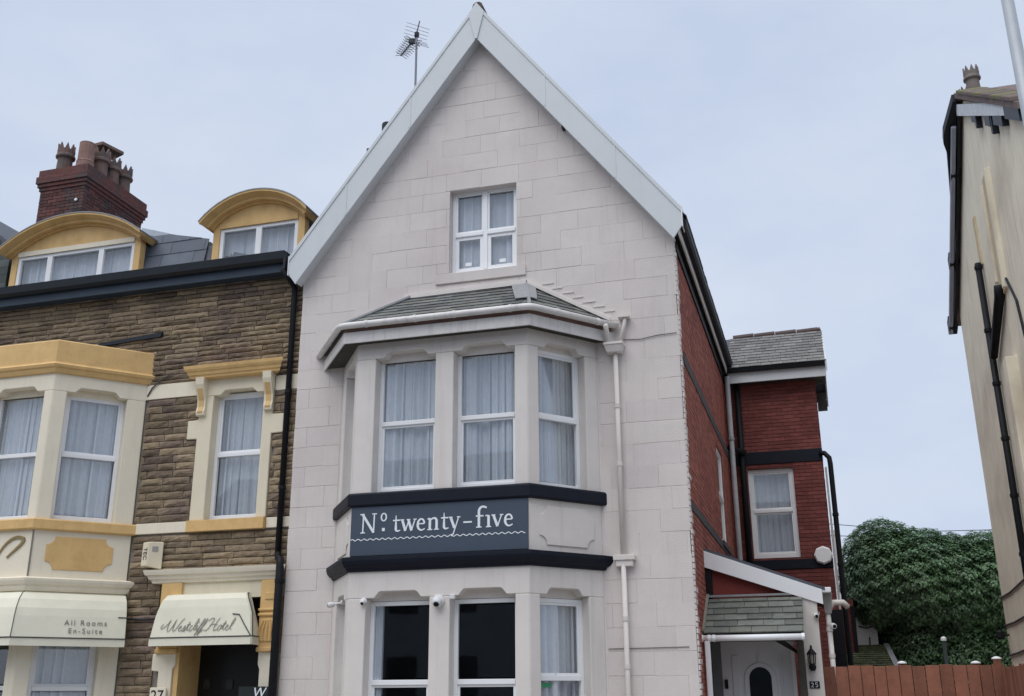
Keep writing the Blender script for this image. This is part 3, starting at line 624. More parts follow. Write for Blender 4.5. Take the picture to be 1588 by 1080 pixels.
# ---- sign
sg = thing('name_sign', (-4.87, 13.06, 3.38), 'slate blue board reading No. twenty-five between two black bands', 'sign')
sf = Fr((-6.12, 13.08), (-3.61, 13.08))
mb = MB(); sf.box(mb, 0.012, sf.len - 0.004, 0.002, 0.030, 3.39, 4.05); mb.build('board', SIGNM, sg, bevel=0.003)
SX = 2.155 / 813.0
def sx(p): return (-5.96 + (p - 212) * SX) - BAY[1][0]
ZB = 3.690; U_ = SX * 1.0
def gl(px0, lines): return [[(sx(px0 + a), ZB + z * U_, w * U_) for a, z, w in ln] for ln in lines]
T = 13; t = 6
def serif(x, z, w=22): return [(x - w / 2, z, 5.5), (x + w / 2, z, 5.5)]
G = {}
G['N'] = (212, [[(12, 0, 7), (14, 96, 7)], [(8, 97, 13), (72, 2, 13)], [(72, 0, 7), (74, 97, 7)], serif(12, 2, 26), serif(8, 96, 24), serif(75, 96, 26)])
G['o_raised'] = (322, [bez((16, 96), (-2, 96), (-2, 58), (16, 58), 6, 6, 8, 9), bez((16, 58), (34, 58), (34, 96), (16, 96), 6, 6, 8, 9), [(8, 14, 16), (23, 14, 16)]])
TT = [[(18, 82, 4), (18, 14, T)], bez((18, 14), (18, 2), (30, 0), (42, 7), T, 5), [(2, 57, 7), (40, 57, 7)]]
G['t'] = (387, TT)
G['w'] = (431, [[(8, 58, T), (26, 2, T)], [(26, 2, t), (43, 52, t)], [(41, 58, T), (59, 2, T)], [(59, 2, t), (77, 58, t)], serif(8, 58, 20), serif(42, 58, 18), serif(77, 58, 16)])
EE = [[(9, 34, 6), (43, 34, 6)], bez((43, 34), (44, 66), (8, 66), (8, 30), 10, 12, 9, 6), bez((8, 30), (8, 2), (30, -6), (46, 10), 13, 5)]
G['e'] = (515, EE)
G['n'] = (572, [[(16, 58, T), (16, 2, T)], [(3, 55, 6), (16, 58, 8)], bez((16, 46), (28, 62), (52, 66), (52, 40), 6, T), [(52, 40, T), (52, 2, T)], serif(16, 2, 26), serif(52, 2, 26)])
G['t2'] = (645, TT)
G['y'] = (690, [[(8, 58, T), (28, 4, T)], [(50, 58, t), (22, -26, t)], [(22, -26, 8), (10, -32, 10)], serif(8, 58, 20), serif(50, 58, 18)])
G['hyphen'] = (765, [[(0, 30, 8), (44, 30, 8)]])
G['f'] = (826, [[(20, 2, T), (20, 78, T)], bez((20, 78), (20, 104), (44, 108), (60, 96), T, 9), [(4, 57, 7), (44, 57, 7)], serif(20, 2, 28)])
G['i'] = (878, [[(18, 58, T), (18, 2, T)], [(2, 57, 6), (18, 57, 8)], serif(18, 2, 27)])
G['v'] = (913, [[(8, 58, T), (29, 2, T)], [(29, 2, t), (50, 58, t)], serif(8, 58, 20), serif(50, 58, 18)])
G['e2'] = (973, EE)
for k_, (p0, lines) in G.items():
    mb = MB(); strokes(mb, sf, gl(p0, lines), 0.030); mb.build('letter', LETTER, sg)
wave = [(0.02 + i * 0.0145, 3.603 + 0.011 * math.sin(i * 0.0145 / 0.088 * 6.283), 0.011) for i in range(170) if 0.02 + i * 0.0145 < 2.49]
mb = MB(); strokes(mb, sf, [wave], 0.030); mb.build('wavy_line', LETTER, sg)

# ---- security cameras on the bay
def eyeball(fr, a, d, z, r, label, drop=0.0):
    c = thing('security_camera', fr(a, d, z), label, 'camera', 'security cameras')
    mb = MB(); mb.lathe(fr(a, d, z), [(r * 0.95, 0), (r * 0.95, r * 0.5), (r * 0.7, r * 0.6)], 14, axis=fr.n); mb.build('base', CAMW, c, smooth=False)
    mb = MB(); ax = (fr.n + Vector((0.1, 0, -0.8))).normalized(); p = fr(a, d + r * 0.75, z - r * 0.15)
    mb.lathe(p - ax * r * 0.5, [(0.01, -0.3 * r), (r * 0.55, -0.1 * r), (r * 0.8, 0.4 * r), (r * 0.78, 0.8 * r), (r * 0.6, 1.15 * r), (r * 0.5, 1.25 * r)], 14, axis=ax); mb.build('ball', CAMW, c, smooth=True)
    mb = MB(); mb.lathe(p - ax * r * 0.5, [(r * 0.44, 1.26 * r), (r * 0.40, 1.34 * r), (0.005, 1.36 * r)], 12, axis=ax); mb.build('lens', BLACK, c)
def bullet(p, ax, ln, r, label, arm):
    p = Vector(p); ax = Vector(ax).normalized(); c = thing('security_camera', p, label, 'camera', 'security cameras')
    mb = MB(); mb.lathe(p, [(r * 0.8, 0), (r, ln * 0.1), (r, ln * 0.9), (r * 0.85, ln)], 12, axis=ax); mb.build('housing', CAMW, c)
    mb = MB(); mb.lathe(p, [(r * 0.7, ln + 0.001), (0.004, ln + 0.003)], 12, axis=ax); mb.build('lens', BLACK, c)
    mb = MB(); mb.tube([Vector(arm), p + ax * ln * 0.3], r * 0.4, 8); mb.lathe(Vector(arm), [(r * 0.9, -0.01), (r * 0.9, 0.015)], 12, axis=(p - Vector(arm))); mb.build('bracket', CAMW, c)
eyeball(fF, fx(-4.83), 0.0, 2.775, 0.085, 'round white security camera on pier between dark bay windows')
eyeball(fF, fx(-5.885), 0.0, 2.795, 0.05, 'small white camera at top left of left dark bay window')
bullet(fL(0.66, 0.10, 2.80), (-0.95, -0.6, -0.2), 0.09, 0.036, 'white bullet camera pointing left on bay corner above ground floor window', fL(0.75, 0.0, 2.82))
mb = MB(); fF.box(mb, fx(-4.67), fx(-4.60), -0.02, 0.05, 2.79, 2.85); tag(mb.build('junction_box', CAMW, bevel=0.008), 'tiny white junction box beside the round camera', 'box')

# ---- rear brick wing (part of the guesthouse)
YW = 21.3; WX0, WX1 = XR, 0.165
wing = Fr((0, YW), (1, YW)); WW = (-1.305, -0.415, 4.13, 5.90)
mb = MB(); wall_with_holes(mb, wing, WX0, WX1 - 0.01, 0, 7.9, [WW], -0.3, -0.004); wf = mb.build('wing_front_wall', BMORT_D, gh)
bricks(wing, WX0 + 0.01, WX1, 1.5, 7.7, [WW, (-2, 0.14, 5.985, 6.245), (-2, 0.14, 3.90, 4.09)], wf, BRICK)
ws = Fr((WX1, YW), (WX1, 23.9)); mb = MB(); ws.poly(mb, [(0.0, 0), (2.6, 0), (2.6, 7.85), (1.3, 8.9), (0.0, 7.85)], -0.28, -0.004); wsd = mb.build('wing_side_wall', BMORT_D, gh)
bricks(ws, 0.0, 2.6, 1.5, 7.8, [], wsd, BRICK)
mb = MB(); wing.box(mb, WX0 + 0.02, WX1 + 0.012, -0.02, 0.03, 5.99, 6.24); mb.build('string_course', NAVY, wf, bevel=0.005)
mb = MB(); wing.box(mb, WX0 + 0.02, WX1 + 0.012, -0.02, 0.03, 3.905, 4.085); mb.build('string_course', NAVY, wf, bevel=0.005)
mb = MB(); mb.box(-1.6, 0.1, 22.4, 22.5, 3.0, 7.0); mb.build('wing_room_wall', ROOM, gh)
window(gh, wing, WW[0], WW[1], WW[2], WW[3], 0.07, transom=5.06, fw_=0.075, lower_sash=True)
curtain(wing, WW[0], WW[1], WW[2] + 0.02, WW[3], 0.26, 'grey net curtain in brick rear wing window', None, 8, 0.02, 41)
RE, RR = 20.98, 22.3; ZE, ZR = 7.95, 9.02; VX = 0.40
mb = MB(); mb.prism([(WX0 - 0.3, RE, ZE), (WX0 - 0.3, RR, ZR), (WX0 - 0.3, 23.65, ZE), (WX0 - 0.3, 23.65, ZE - 0.1), (WX0 - 0.3, RR, ZR - 0.1), (WX0 - 0.3, RE, ZE - 0.1)], (VX - WX0 + 0.3, 0, 0)); wr = mb.build('wing_roof', SLATE_D, gh)
sl = math.hypot(RR - RE, ZR - ZE)
slates(wr, (WX0 + 0.13, RE - 0.03, ZE - 0.01), (1, 0, 0), (0, RR - RE, ZR - ZE), ccw([(0, 0), (VX - WX0 - 0.11, 0), (VX - WX0 - 0.11, sl), (0, sl)]), 0.24, 0.155, mat('grey_wing_slate', (0.185, 0.18, 0.175), 0.75, 0.2, 8, 0.3, 40, rnd=0.22), jitter=0.008)
x = WX0 + 0.2
while x < VX - 0.05:
    mb = MB(); mb.tube([(x, RR, ZR + 0.01), (min(x + 0.44, VX), RR, ZR + 0.025)], 0.07, 8); mb.build('ridge_tile', MATS['ridge_clay'], wr); x += 0.45
mb = MB(); mb.box(WX0 + 0.13, VX, RE + 0.02, RE + 0.05, 7.64, 7.87); mb.build('wing_fascia', BARGE, gh, bevel=0.004)
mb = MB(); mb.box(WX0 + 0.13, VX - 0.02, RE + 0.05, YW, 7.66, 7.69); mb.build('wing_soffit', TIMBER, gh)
mb = MB(); mb.prism([(WX0 + 0.12, RE + 0.02, 7.93), (WX0 + 0.12, RE + 0.02, 7.86), (WX0 + 0.12, RE - 0.06, 7.85), (WX0 + 0.12, RE - 0.08, 7.93)], (VX - WX0 - 0.14, 0, 0)); mb.build('wing_gutter', BLACK, gh)
for (ya, za, yb, zb) in ((RE - 0.03, ZE - 0.0, RR, ZR), (RR, ZR, 23.75, ZE - 0.02)):
    mb = MB(); mb.prism([(VX, ya, za + 0.03), (VX, yb, zb + 0.03), (VX, yb, zb - 0.22), (VX, ya, za - 0.22)], (0.03, 0, 0)); mb.build('wing_bargeboard', BARGE, gh)
mb = MB(); mb.box(VX - 0.2, VX, 23.2, 23.7, 7.6, 7.72); mb.build('verge_box', TIMBER, gh)
for yy in (21.9, 22.7, 23.4):
    mb = MB(); mb.box(WX1, VX - 0.01, yy, yy + 0.1, 7.55 + (0.5 if yy == 22.7 else 0.2), 7.70 + (0.6 if yy == 22.7 else 0.25)); mb.build('purlin_end', TIMBER, gh)
# pipes in the corner and down the wing
pipe(gh, [(-1.54, 20.85, 7.75), (-1.54, 20.85, 0)], 0.05, mat('grey_rainwater_pipe', (0.36, 0.37, 0.38), 0.5, 0.15, 5), collars=[((-1.54, 20.85, 6.45), (0, 0, 1))])
mb = MB(); mb.tube([(-1.60, 20.85, 6.28), (-1.32, 21.15, 6.22)], 0.06, 8); mb.build('waste_pipe', BLACK, gh)
pipe(gh, [(-1.38, 21.19, 7.8), (-1.38, 21.19, 3.0)], 0.06, BLACK)
pipe(gh, [(WX1 - 0.05, 21.24, 6.14), (WX1 + 0.05, 21.22, 6.12), (WX1 + 0.13, 21.2, 6.02), (WX1 + 0.14, 21.2, 5.9), (WX1 + 0.14, 21.2, 3.7), (WX1 + 0.14, 21.2, 0)], 0.05, BLACK, collars=[((WX1 + 0.14, 21.2, 4.9), (0, 0, 1)), ((WX1 + 0.14, 21.2, 3.95), (0, 0, 1))])
mb = MB(); mb.box(WX1 + 0.03, WX1 + 0.07, 21.5, 21.56, 3.0, 5.9); mb.build('white_pipe', UPVC, gh)
# side window
window(gh, side, SW[0], SW[1], SW[2], SW[3], 0.02, transom=5.0)
mb = MB(); side.box(mb, SW[0] - 0.05, SW[1] + 0.05, 0.0, 0.05, SW[2] - 0.09, SW[2]); mb.build('window_sill', MATS['dark_stone_string'], gh)
# octagonal alarm box
al = thing('alarm_box', (0.0, YW - 0.02, 4.13), 'white octagonal alarm box on corner of red brick wing', 'alarm box')
mb = MB(); c0 = Vector((0.005, YW - 0.028, 4.135)); mb.lathe(c0, [(0.145, 0.0), (0.175, 0.015), (0.175, 0.07), (0.15, 0.10)], 8, axis=(0, -1, 0)); mb.build('case', UPVC, al, bevel=0.008)

# ---- side porch (part of the guesthouse)
PF = 15.4; PX1 = -0.15; pf = Fr((0, PF), (1, PF))
def pz(x): return 3.55 - 0.372 * (x - XR)
pw = MB(); pf.poly(pw, [(XR + 0.02, 2.80), (PX1 - 0.02, 2.80), (PX1 - 0.02, pz(PX1) - 0.02), (XR + 0.02, pz(XR) - 0.02)], -0.12, -0.03); pw.build('porch_gable_panel', REDPAINT, gh)
mb = MB(); pf.poly(mb, [(XR + 0.01, pz(XR) + 0.01), (PX1 + 0.09, pz(PX1 + 0.09) + 0.01), (PX1 + 0.09, pz(PX1 + 0.09) - 0.19), (XR + 0.01, pz(XR) - 0.225)], 0.05, 0.085); mb.build('porch_bargeboard', UPVC, gh, bevel=0.004)
mb = MB(); mb.prism([(XR + 0.005, PF - 0.06, pz(XR) + 0.015), (PX1 + 0.13, PF - 0.06, pz(PX1 + 0.13) + 0.015), (PX1 + 0.13, PF - 0.06, pz(PX1 + 0.13) + 0.055), (XR + 0.005, PF - 0.06, pz(XR) + 0.055)], (0, 3.6, 0)); mb.build('porch_roof', SLATE_D, gh)
mb = MB(); mb.box(PX1 - 0.11, PX1, PF + 0.12, 18.8, 0, 2.92); mb.build('porch_side_wall', BRICK, gh)
mb = MB(); mb.box(-0.37, -0.145, PF - 0.055, PF + 0.12, 0, 2.93); mb.build('porch_pillar', TRIM, gh, bevel=0.008)
mb = MB(); mb.box(XR + 0.02, XR + 0.1, PF - 0.05, PF + 0.1, 2.72, 3.32); mb.build('porch_post', BLACK, gh)
mb = MB(); pf.box(mb, XR + 0.02, -0.37, -0.12, -0.035, 2.30, 2.80); mb.build('porch_header', mat('dim_grey_panel', (0.22, 0.215, 0.20), 0.8, 0.1, 3), gh)
# door with arched light
dr = MB(); pf.box(dr, -1.50, -0.50, -0.10, -0.055, 0.2, 2.30); door = dr.build('front_door', DOORW, gh, bevel=0.004)
def arch_pts(cx, w, z0, z1, n=12):
    r = w / 2; return [(cx - r, z0), (cx + r, z0)] + [(cx + r * math.cos(math.pi * i / n), z1 - r + r * math.sin(math.pi * i / n)) for i in range(n + 1)]
mb = MB(); pf.poly(mb, arch_pts(-0.985, 0.44, 1.12, 2.02), -0.056, -0.040); mb.build('arch_moulding', DOORW, door, bevel=0.008)
mb = MB(); pf.poly(mb, arch_pts(-0.985, 0.29, 1.18, 1.955), -0.041, -0.034); mb.build('arched_pane', GLASS_D, door)
mb = MB(); pf.poly(mb, arch_pts(-0.985, 0.30, 1.175, 1.96), -0.0405, -0.0385); mb.build('pane_backing', mat('dark_green_glass_back', (0.02, 0.045, 0.04), 0.4, 0.3, 9), door)
for a0, a1 in ((-1.36, -1.26), (-0.71, -0.68)):
    mb = MB(); pf.box(mb, a0, a1, -0.056, -0.042, 1.3, 2.12); mb.build('door_panel', DOORW, door, bevel=0.006)
mb = MB(); pf.box(mb, -0.985 - 0.012, -0.985 + 0.012, -0.04, -0.03, 2.02, 2.14); mb.build('keystone', DOORW, door)
mb = MB(); pf.box(mb, -0.55, -0.50, -0.056, -0.03, 0.2, 2.22); mb.build('door_frame', UPVC, gh, bevel=0.004)
mb = MB(); pf.box(mb, -1.63, -1.50, -0.11, -0.06, 0.2, 2.3); mb.build('side_panel', mat('dim_grey_panel2', (0.16, 0.18, 0.18), 0.7, 0.1, 3), gh)
mb = MB(); pf.box(mb, -1.47, -1.425, -0.055, -0.02, 1.68, 1.80); mb.build('door_entry_box', BLACK, gh)
# slate canopy over the door
CY0, CY1 = PF - 0.06, 14.62; cz0, cz1 = 2.885, 2.375
mb = MB(); mb.prism([(XR + 0.01, CY0, cz0), (XR + 0.01, CY1, cz1), (XR + 0.01, CY1, cz1 - 0.05), (XR + 0.01, CY0, cz0 - 0.05)], (-0.335 - XR - 0.01, 0, 0)); can = mb.build('canopy', TIMBER, gh)
cl_ = math.hypot(CY0 - CY1, cz0 - cz1)
slates(can, (XR + 0.005, CY1 - 0.02, cz1 - 0.015), (1, 0, 0), (0, CY0 - CY1, cz0 - cz1), ccw([(0.02, 0), (1.31, 0), (1.31, cl_ - 0.02), (0.05, cl_ - 0.02)]), 0.31, 0.155, mat('mossy_canopy_slate', (0.15, 0.16, 0.145), 0.75, 0.25, 8, 0.35, 40, rnd=0.22, col2=(0.18, 0.185, 0.15), c2=(0.5, 0.8), c2scale=4), thick=0.016, jitter=0.008)
mb = MB(); mb.prism([(XR + 0.0, CY1 - 0.02, cz1 + 0.03), (XR + 0.0, CY0, cz0 + 0.035), (XR + 0.05, CY0, cz0 + 0.035), (XR + 0.04, CY1 - 0.02, cz1 + 0.03)], (0, 0, 0.035)); mb.build('mortar_fillet', MORTAR, can)
mb = MB(); mb.box(XR + 0.02, -0.37, CY0 - 0.02, CY0 + 0.04, cz0 + 0.02, cz0 + 0.05); mb.build('lead_flashing', LEAD, can)
mb = MB(); mb.box(XR + 0.02, -0.345, CY1 - 0.025, CY1 + 0.02, cz1 - 0.055, cz1 - 0.01); mb.build('canopy_fascia', BLACK, can)
mb = MB(); mb.tube([(XR - 0.02, CY1 - 0.075, cz1 - 0.065), (-0.325, CY1 - 0.075, cz1 - 0.065)], 0.042, 10); cg = mb.build('canopy_gutter', UPVC, can, smooth=True)
for xx in (XR + 0.005, XR + 0.10, XR + 0.16, -0.345):
    mb = MB(); mb.tube([(xx - 0.018, CY1 - 0.075, cz1 - 0.065), (xx + 0.018, CY1 - 0.075, cz1 - 0.065)], 0.048, 10); mb.build('gutter_clip', UPVC, can)
mb = MB(); mb.box(XR + 0.035, XR + 0.105, CY1 - 0.11, CY1 - 0.04, 0.0, cz1 - 0.1); mb.build('canopy_downpipe', UPVC, gh, bevel=0.012)
mb = MB(); mb.box(-0.46, -0.37, PF - 0.25, PF - 0.057, 0.0, 2.35); mb.build('canopy_post', TIMBER, gh, bevel=0.006)
mb = MB(); mb.prism([(-0.46, PF - 0.22, 2.12), (-0.46, PF - 0.12, 2.12), (-0.72, PF - 0.12, 2.34), (-0.82, PF - 0.22, 2.34)], (0, 0.08, 0.05)); mb.build('canopy_bracket', TIMBER, gh)
mb = MB(); mb.box(XR + 0.02, XR + 0.08, CY1, PF - 0.1, 2.28, 2.36); mb.build('canopy_wall_plate', TIMBER, gh)
# porch gutter and white downpipe
mb = MB(); mb.box(PX1 + 0.09, PX1 + 0.21, PF - 0.05, 18.6, 2.93, 3.00); mb.build('porch_gutter', UPVC, gh, bevel=0.01)
mb = MB(); mb.loft([[(PX1 + 0.08, PF + 0.1, 2.93), (PX1 + 0.22, PF + 0.1, 2.93), (PX1 + 0.22, PF + 0.26, 2.93), (PX1 + 0.08, PF + 0.26, 2.93)], [(PX1 + 0.10, PF + 0.13, 2.66), (PX1 + 0.19, PF + 0.13, 2.66), (PX1 + 0.19, PF + 0.22, 2.66), (PX1 + 0.10, PF + 0.22, 2.66)]]); mb.build('porch_hopper', mat('grey_hopper', (0.30, 0.29, 0.28), 0.6, 0.15, 4), gh, bevel=0.006)
pipe(gh, [(PX1 + 0.14, PF + 0.18, 2.7), (PX1 + 0.14, PF + 0.18, 0.0)], 0.036, UPVC_DIRTY, collars=[((PX1 + 0.14, PF + 0.18, 2.45), (0, 0, 1)), ((PX1 + 0.14, PF + 0.18, 2.1), (0, 0, 1))])
pipe(gh, [(PX1 + 0.15, PF + 0.8, 2.75), (PX1 + 0.22, PF + 0.85, 2.86), (PX1 + 0.36, PF + 0.9, 2.86), (PX1 + 0.42, PF + 0.95, 2.8)], 0.045, TRIM)
mb = MB(); mb.box(-0.05, 0.22, 18.9, 19.0, 0.0, 2.95); mb.build('yard_door', BLACK, gh)
# lantern, plaque, cameras by the porch
ln = thing('wall_lantern', (-0.285, PF - 0.06, 1.98), 'black carriage lantern on the pale porch pillar', 'lantern')
lx, ly = -0.275, PF - 0.15
mb = MB(); mb.lathe((lx, ly, 1.90), [(0.01, 0.0), (0.05, 0.02), (0.055, 0.06), (0.04, 0.085), (0.045, 0.09)], 6); mb.build('base', BLACK, ln)
mb = MB(); mb.lathe((lx, ly, 1.99), [(0.036, 0.0), (0.052, 0.12)], 6); mb.build('glass_body', mat('frosted_lantern_glass', (0.30, 0.28, 0.26), 0.3, 0.1, 5), ln)
for k_ in range(6):
    a = k_ * math.pi / 3; mb = MB(); mb.tube([(lx + 0.038 * math.cos(a), ly + 0.038 * math.sin(a), 1.985), (lx + 0.055 * math.cos(a), ly + 0.055 * math.sin(a), 2.115)], 0.006, 5); mb.build('bar', BLACK, ln)
mb = MB(); mb.lathe((lx, ly, 2.11), [(0.068, 0.0), (0.06, 0.02), (0.03, 0.06), (0.012, 0.08), (0.016, 0.10), (0.004, 0.125)], 8); mb.build('cap', BLACK, ln)
mb = MB(); mb.tube([(lx, PF - 0.055, 1.97), (lx, ly, 1.94)], 0.012, 6); mb.box(lx - 0.03, lx + 0.03, PF - 0.068, PF - 0.054, 1.90, 2.05); mb.build('bracket', BLACK, ln)
pl_ = thing('number_plaque', (-0.275, PF - 0.06, 1.70), 'small black number plaque under lantern on porch pillar', 'plaque')
pp = Fr((0, PF - 0.055), (1, PF - 0.055)); mb = MB(); pp.box(mb, -0.335, -0.205, 0.0, 0.012, 1.675, 1.765); mb.build('plate', BLACK, pl_)
seg = lambda cx, pts: [(cx + a * 0.034, 1.692 + b * 0.056, 0.009) for a, b in pts]
mb = MB(); strokes(mb, pp, [seg(-0.315, [(0, 0.85), (0.4, 1), (0.8, 0.8), (0.7, 0.5), (0, 0), (0.9, 0)]), seg(-0.26, [(0.9, 1), (0.1, 1), (0.05, 0.55), (0.5, 0.65), (0.85, 0.35), (0.5, 0), (0, 0.1)])], 0.012, 0.003); mb.build('digit', LETTER, pl_)
bullet((PX1 - 0.03, PF - 0.03, 2.63), (0.2, -1, -0.25), 0.10, 0.034, 'white camera tucked under end of white porch bargeboard', (PX1 + 0.0, PF + 0.06, 2.66))
bullet((PX1 + 0.18, PF + 0.12, 2.50), (0.35, -1, -0.25), 0.09, 0.036, 'white camera fixed on the white porch downpipe', (PX1 + 0.14, PF + 0.16, 2.52))

# ---- guesthouse chimney behind the left verge and TV aerial
mb = MB(); mb.box(-7.45, -6.95, 15.9, 16.5, 7.6, 11.30); ch = mb.build('chimney_stack', BRICK_D, gh)
mb = MB(); mb.lathe((-7.12, 16.1, 11.30), [(0.10, 0), (0.09, 0.40), (0.12, 0.42), (0.12, 0.56), (0.02, 0.60)], 10); mb.build('chimney_cowl', BLACK2, ch)
ar = thing('tv_aerial', (-6.55, 16.0, 9.7), 'grey television aerial on a thin mast above the left verge', 'aerial')
mb = MB(); mb.tube([(-6.55, 16.0, 9.72), (-6.55, 16.0, 13.66)], 0.022, 8); mb.build('mast', STEEL, ar)
mb = MB(); mb.lathe((-6.55, 16.0, 13.60), [(0.03, 0), (0.05, 0.03), (0.05, 0.1), (0.02, 0.13)], 8); mb.build('clamp', BLACK2, ar)
b0, b1 = Vector((-6.55, 16.0, 13.62)), Vector((-7.10, 16.55, 13.66))
mb = MB(); mb.tube([b0 + (b0 - b1) * 0.05, b1], 0.018, 6); mb.build('boom', STEEL, ar)
bd = (b1 - b0).normalized(); pr = Vector((-bd.y, bd.x, 0))
for k_ in range(9):
    p = b0.lerp(b1, 0.18 + 0.1 * k_); w_ = 0.17 - 0.006 * k_
    mb = MB(); mb.tube([p - pr * w_ + Vector((0, 0, 0.05)), p, p + pr * w_ + Vector((0, 0, 0.05))], 0.006, 5); mb.tube([p - pr * w_ + Vector((0, 0, -0.05)), p, p + pr * w_ + Vector((0, 0, -0.05))], 0.006, 5); mb.build('element', STEEL, ar)
for s in (1, -1):
    mb = MB()
    for k_ in range(4):
        q = b0.lerp(b1, 0.08) + Vector((0, 0, s * (0.04 + 0.055 * k_))) - bd * 0.04 * k_; mb.tube([q - pr * 0.24, q + pr * 0.24], 0.004, 5)
    q0 = b0.lerp(b1, 0.08); mb.tube([q0, q0 + Vector((0, 0, s * 0.28)) - bd * 0.19], 0.012, 6); mb.build('reflector', STEEL, ar)
mb = MB(); p = b0.lerp(b1, 0.3); mb.box(p.x - 0.05, p.x + 0.05, p.y - 0.05, p.y + 0.05, p.z - 0.02, p.z + 0.06); mb.build('dipole_box', BLACK2, ar)

# ================================================================== STONE HOTEL ON THE LEFT
HY = 14.1; HX0, HX1 = -15.2, -7.562
ht = thing('stone_hotel', (-11.3, 18.0, 0), 'brown stone hotel with cream and ochre bay, awnings and two arched dormers', 'hotel')
hf = Fr((0, HY), (1, HY))
HB = [(-14.75, HY), (-13.85, 13.07), (-11.29, 13.07), (-10.33, HY)]
HW_ = (-9.06, -8.17, 4.19, 6.11)
DOOR = (-9.26, -7.95, 0.0, 3.0)
mb = MB(); wall_with_holes(mb, hf, HX0, HX1, 0, 8.35, [(HW_[0] - 0.03, HW_[1] + 0.03, HW_[2] - 0.03, HW_[3] + 0.16), (DOOR[0] - 0.03, DOOR[1] + 0.03, 0.0, 3.03), (-14.7, -10.38, -1, 6.5)], -0.35, -0.03); hw = mb.build('stone_wall', MORTAR, ht)
sh = [(-16, -10.30, -1, 6.99), (-9.33, -7.99, 3.98, 6.62), (-9.50, -7.79, 5.46, 5.79), (-16, -7, 6.185, 6.445), (-16, -7, 4.01, 4.18), (-9.72, -7.60, -1, 3.44)]
stones = []; zz = 1.45; zone_h = lambda z: 0.115 if z < 3.45 else (0.10 if z < 4.1 else (0.118 if z < 6.4 else 0.086))
while zz < 8.2:
    h = zone_h(zz) * random.uniform(0.93, 1.07); x = HX0 + random.uniform(-0.3, 0)
    while x < HX1:
        w = random.uniform(0.30, 0.75); a, b = max(x, HX0), min(x + w, HX1); x += w
        if b < -13.9: continue
        for q in cut_row(a + 0.005, b - 0.005, zz + 0.006, zz + h - 0.006, sh):
            if q[1] - q[0] > 0.05 and q[3] - q[2] > 0.03: stones.append(q)
    zz += h
stones.sort(key=lambda q: -((q[1] - q[0]) * (q[3] - q[2])))
def stone_into(mb, q):
    x0, x1, z0, z1 = q; nx = max(3, min(7, int((x1 - x0) / 0.08))); nz = 3; rv = random.random(); b = len(mb.v)
    bul = random.uniform(0.008, 0.020); slant = random.uniform(-0.005, 0.010)
    for j in range(nz + 1):
        for i in range(nx + 1):
            u, v = i / nx, j / nz; edge = i in (0, nx) or j in (0, nz)
            xx = x0 + (x1 - x0) * u + (0 if i in (0, nx) else random.uniform(-0.012, 0.012)); z_ = z0 + (z1 - z0) * v + (random.uniform(-0.005, 0.003) if edge else random.uniform(-0.008, 0.008))
            d = (random.uniform(-0.004, 0.003) if edge else bul + random.uniform(-0.006, 0.008)) + slant * v * (0 if edge else 1)
            mb.v.append(hf(xx, d, z_))
    fs = [[j * (nx + 1) + i, j * (nx + 1) + i + 1, (j + 1) * (nx + 1) + i + 1, (j + 1) * (nx + 1) + i] for j in range(nz) for i in range(nx)]
    rim = [i for i in range(nx + 1)] + [j * (nx + 1) + nx for j in range(1, nz + 1)] + [nz * (nx + 1) + i for i in range(nx - 1, -1, -1)] + [j * (nx + 1) for j in range(nz - 1, 0, -1)]
    n0 = (nx + 1) * (nz + 1); back = []
    for r_ in rim: p = mb.v[b + r_]; mb.v.append(Vector((p.x, HY + 0.045, p.z)))
    m_ = len(rim); fs += [[rim[i], rim[(i + 1) % m_], n0 + (i + 1) % m_, n0 + i] for i in range(m_)]
    mb.face_add(b, fs, rv)
for q in stones[:295]:
    mb = MB(); stone_into(mb, q); mb.build('stone', STONE, hw)
if len(stones) > 295:
    mb = MB()
    for q in stones[295:]: stone_into(mb, q)
    mb.build('small_stones', STONE, hw, kind='stuff')
mb = MB(); mb.box(HX0, HX1 + 0.0, 21.5, 21.8, 0, 8.3); mb.box(HX0, HX0 + 0.3, HY + 0.36, 21.5, 0, 8.3); mb.box(-7.9, HX1, HY + 0.36, 21.5, 0, 8.3); mb.build('rear_walls', BRICK_D, ht)
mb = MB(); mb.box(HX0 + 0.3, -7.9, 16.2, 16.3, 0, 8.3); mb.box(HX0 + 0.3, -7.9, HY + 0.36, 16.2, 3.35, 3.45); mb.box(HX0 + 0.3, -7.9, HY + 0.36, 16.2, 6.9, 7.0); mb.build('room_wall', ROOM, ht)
# string bands in cream
for a, b, z0, z1 in ((-10.33, -9.33, 6.195, 6.44), (-7.99, HX1, 6.16, 6.40), (-10.27, -9.32, 4.015, 4.18), (-7.99, HX1, 4.015, 4.17)):
    mb = MB(); hf.box(mb, a, b, -0.03, 0.012, z0, z1); mb.build('string_band', CREAM2, ht, bevel=0.008)
mb = MB(); hf.box(mb, -9.91, -9.76, -0.03, -0.012, 6.60, 6.70); mb.build('air_vent', DARKIN, ht)
mb = MB(); mb.prism([hf(-11.35, 0.0, 7.20), hf(-10.15, 0.0, 7.26), hf(-10.13, 0.0, 7.34), hf(-11.35, 0.0, 7.25)], (0, -0.05, 0)); mb.build('lintel_strip', BLACK2, ht)
mb = MB(); mb.tube([hf(-10.30, 0.02, 6.25), hf(-10.22, 0.03, 6.38), hf(-10.05, 0.035, 6.52), hf(-9.85, 0.03, 6.6)], 0.012, 6); mb.build('wall_cable', MATS['painted_cable'], ht)
mb = MB(); mb.tube([hf(-10.2, 0.05, 2.735), hf(-9.9, 0.05, 2.72), hf(-9.7, 0.05, 2.73)], 0.016, 6); mb.build('wall_cable', BLACK2, ht)
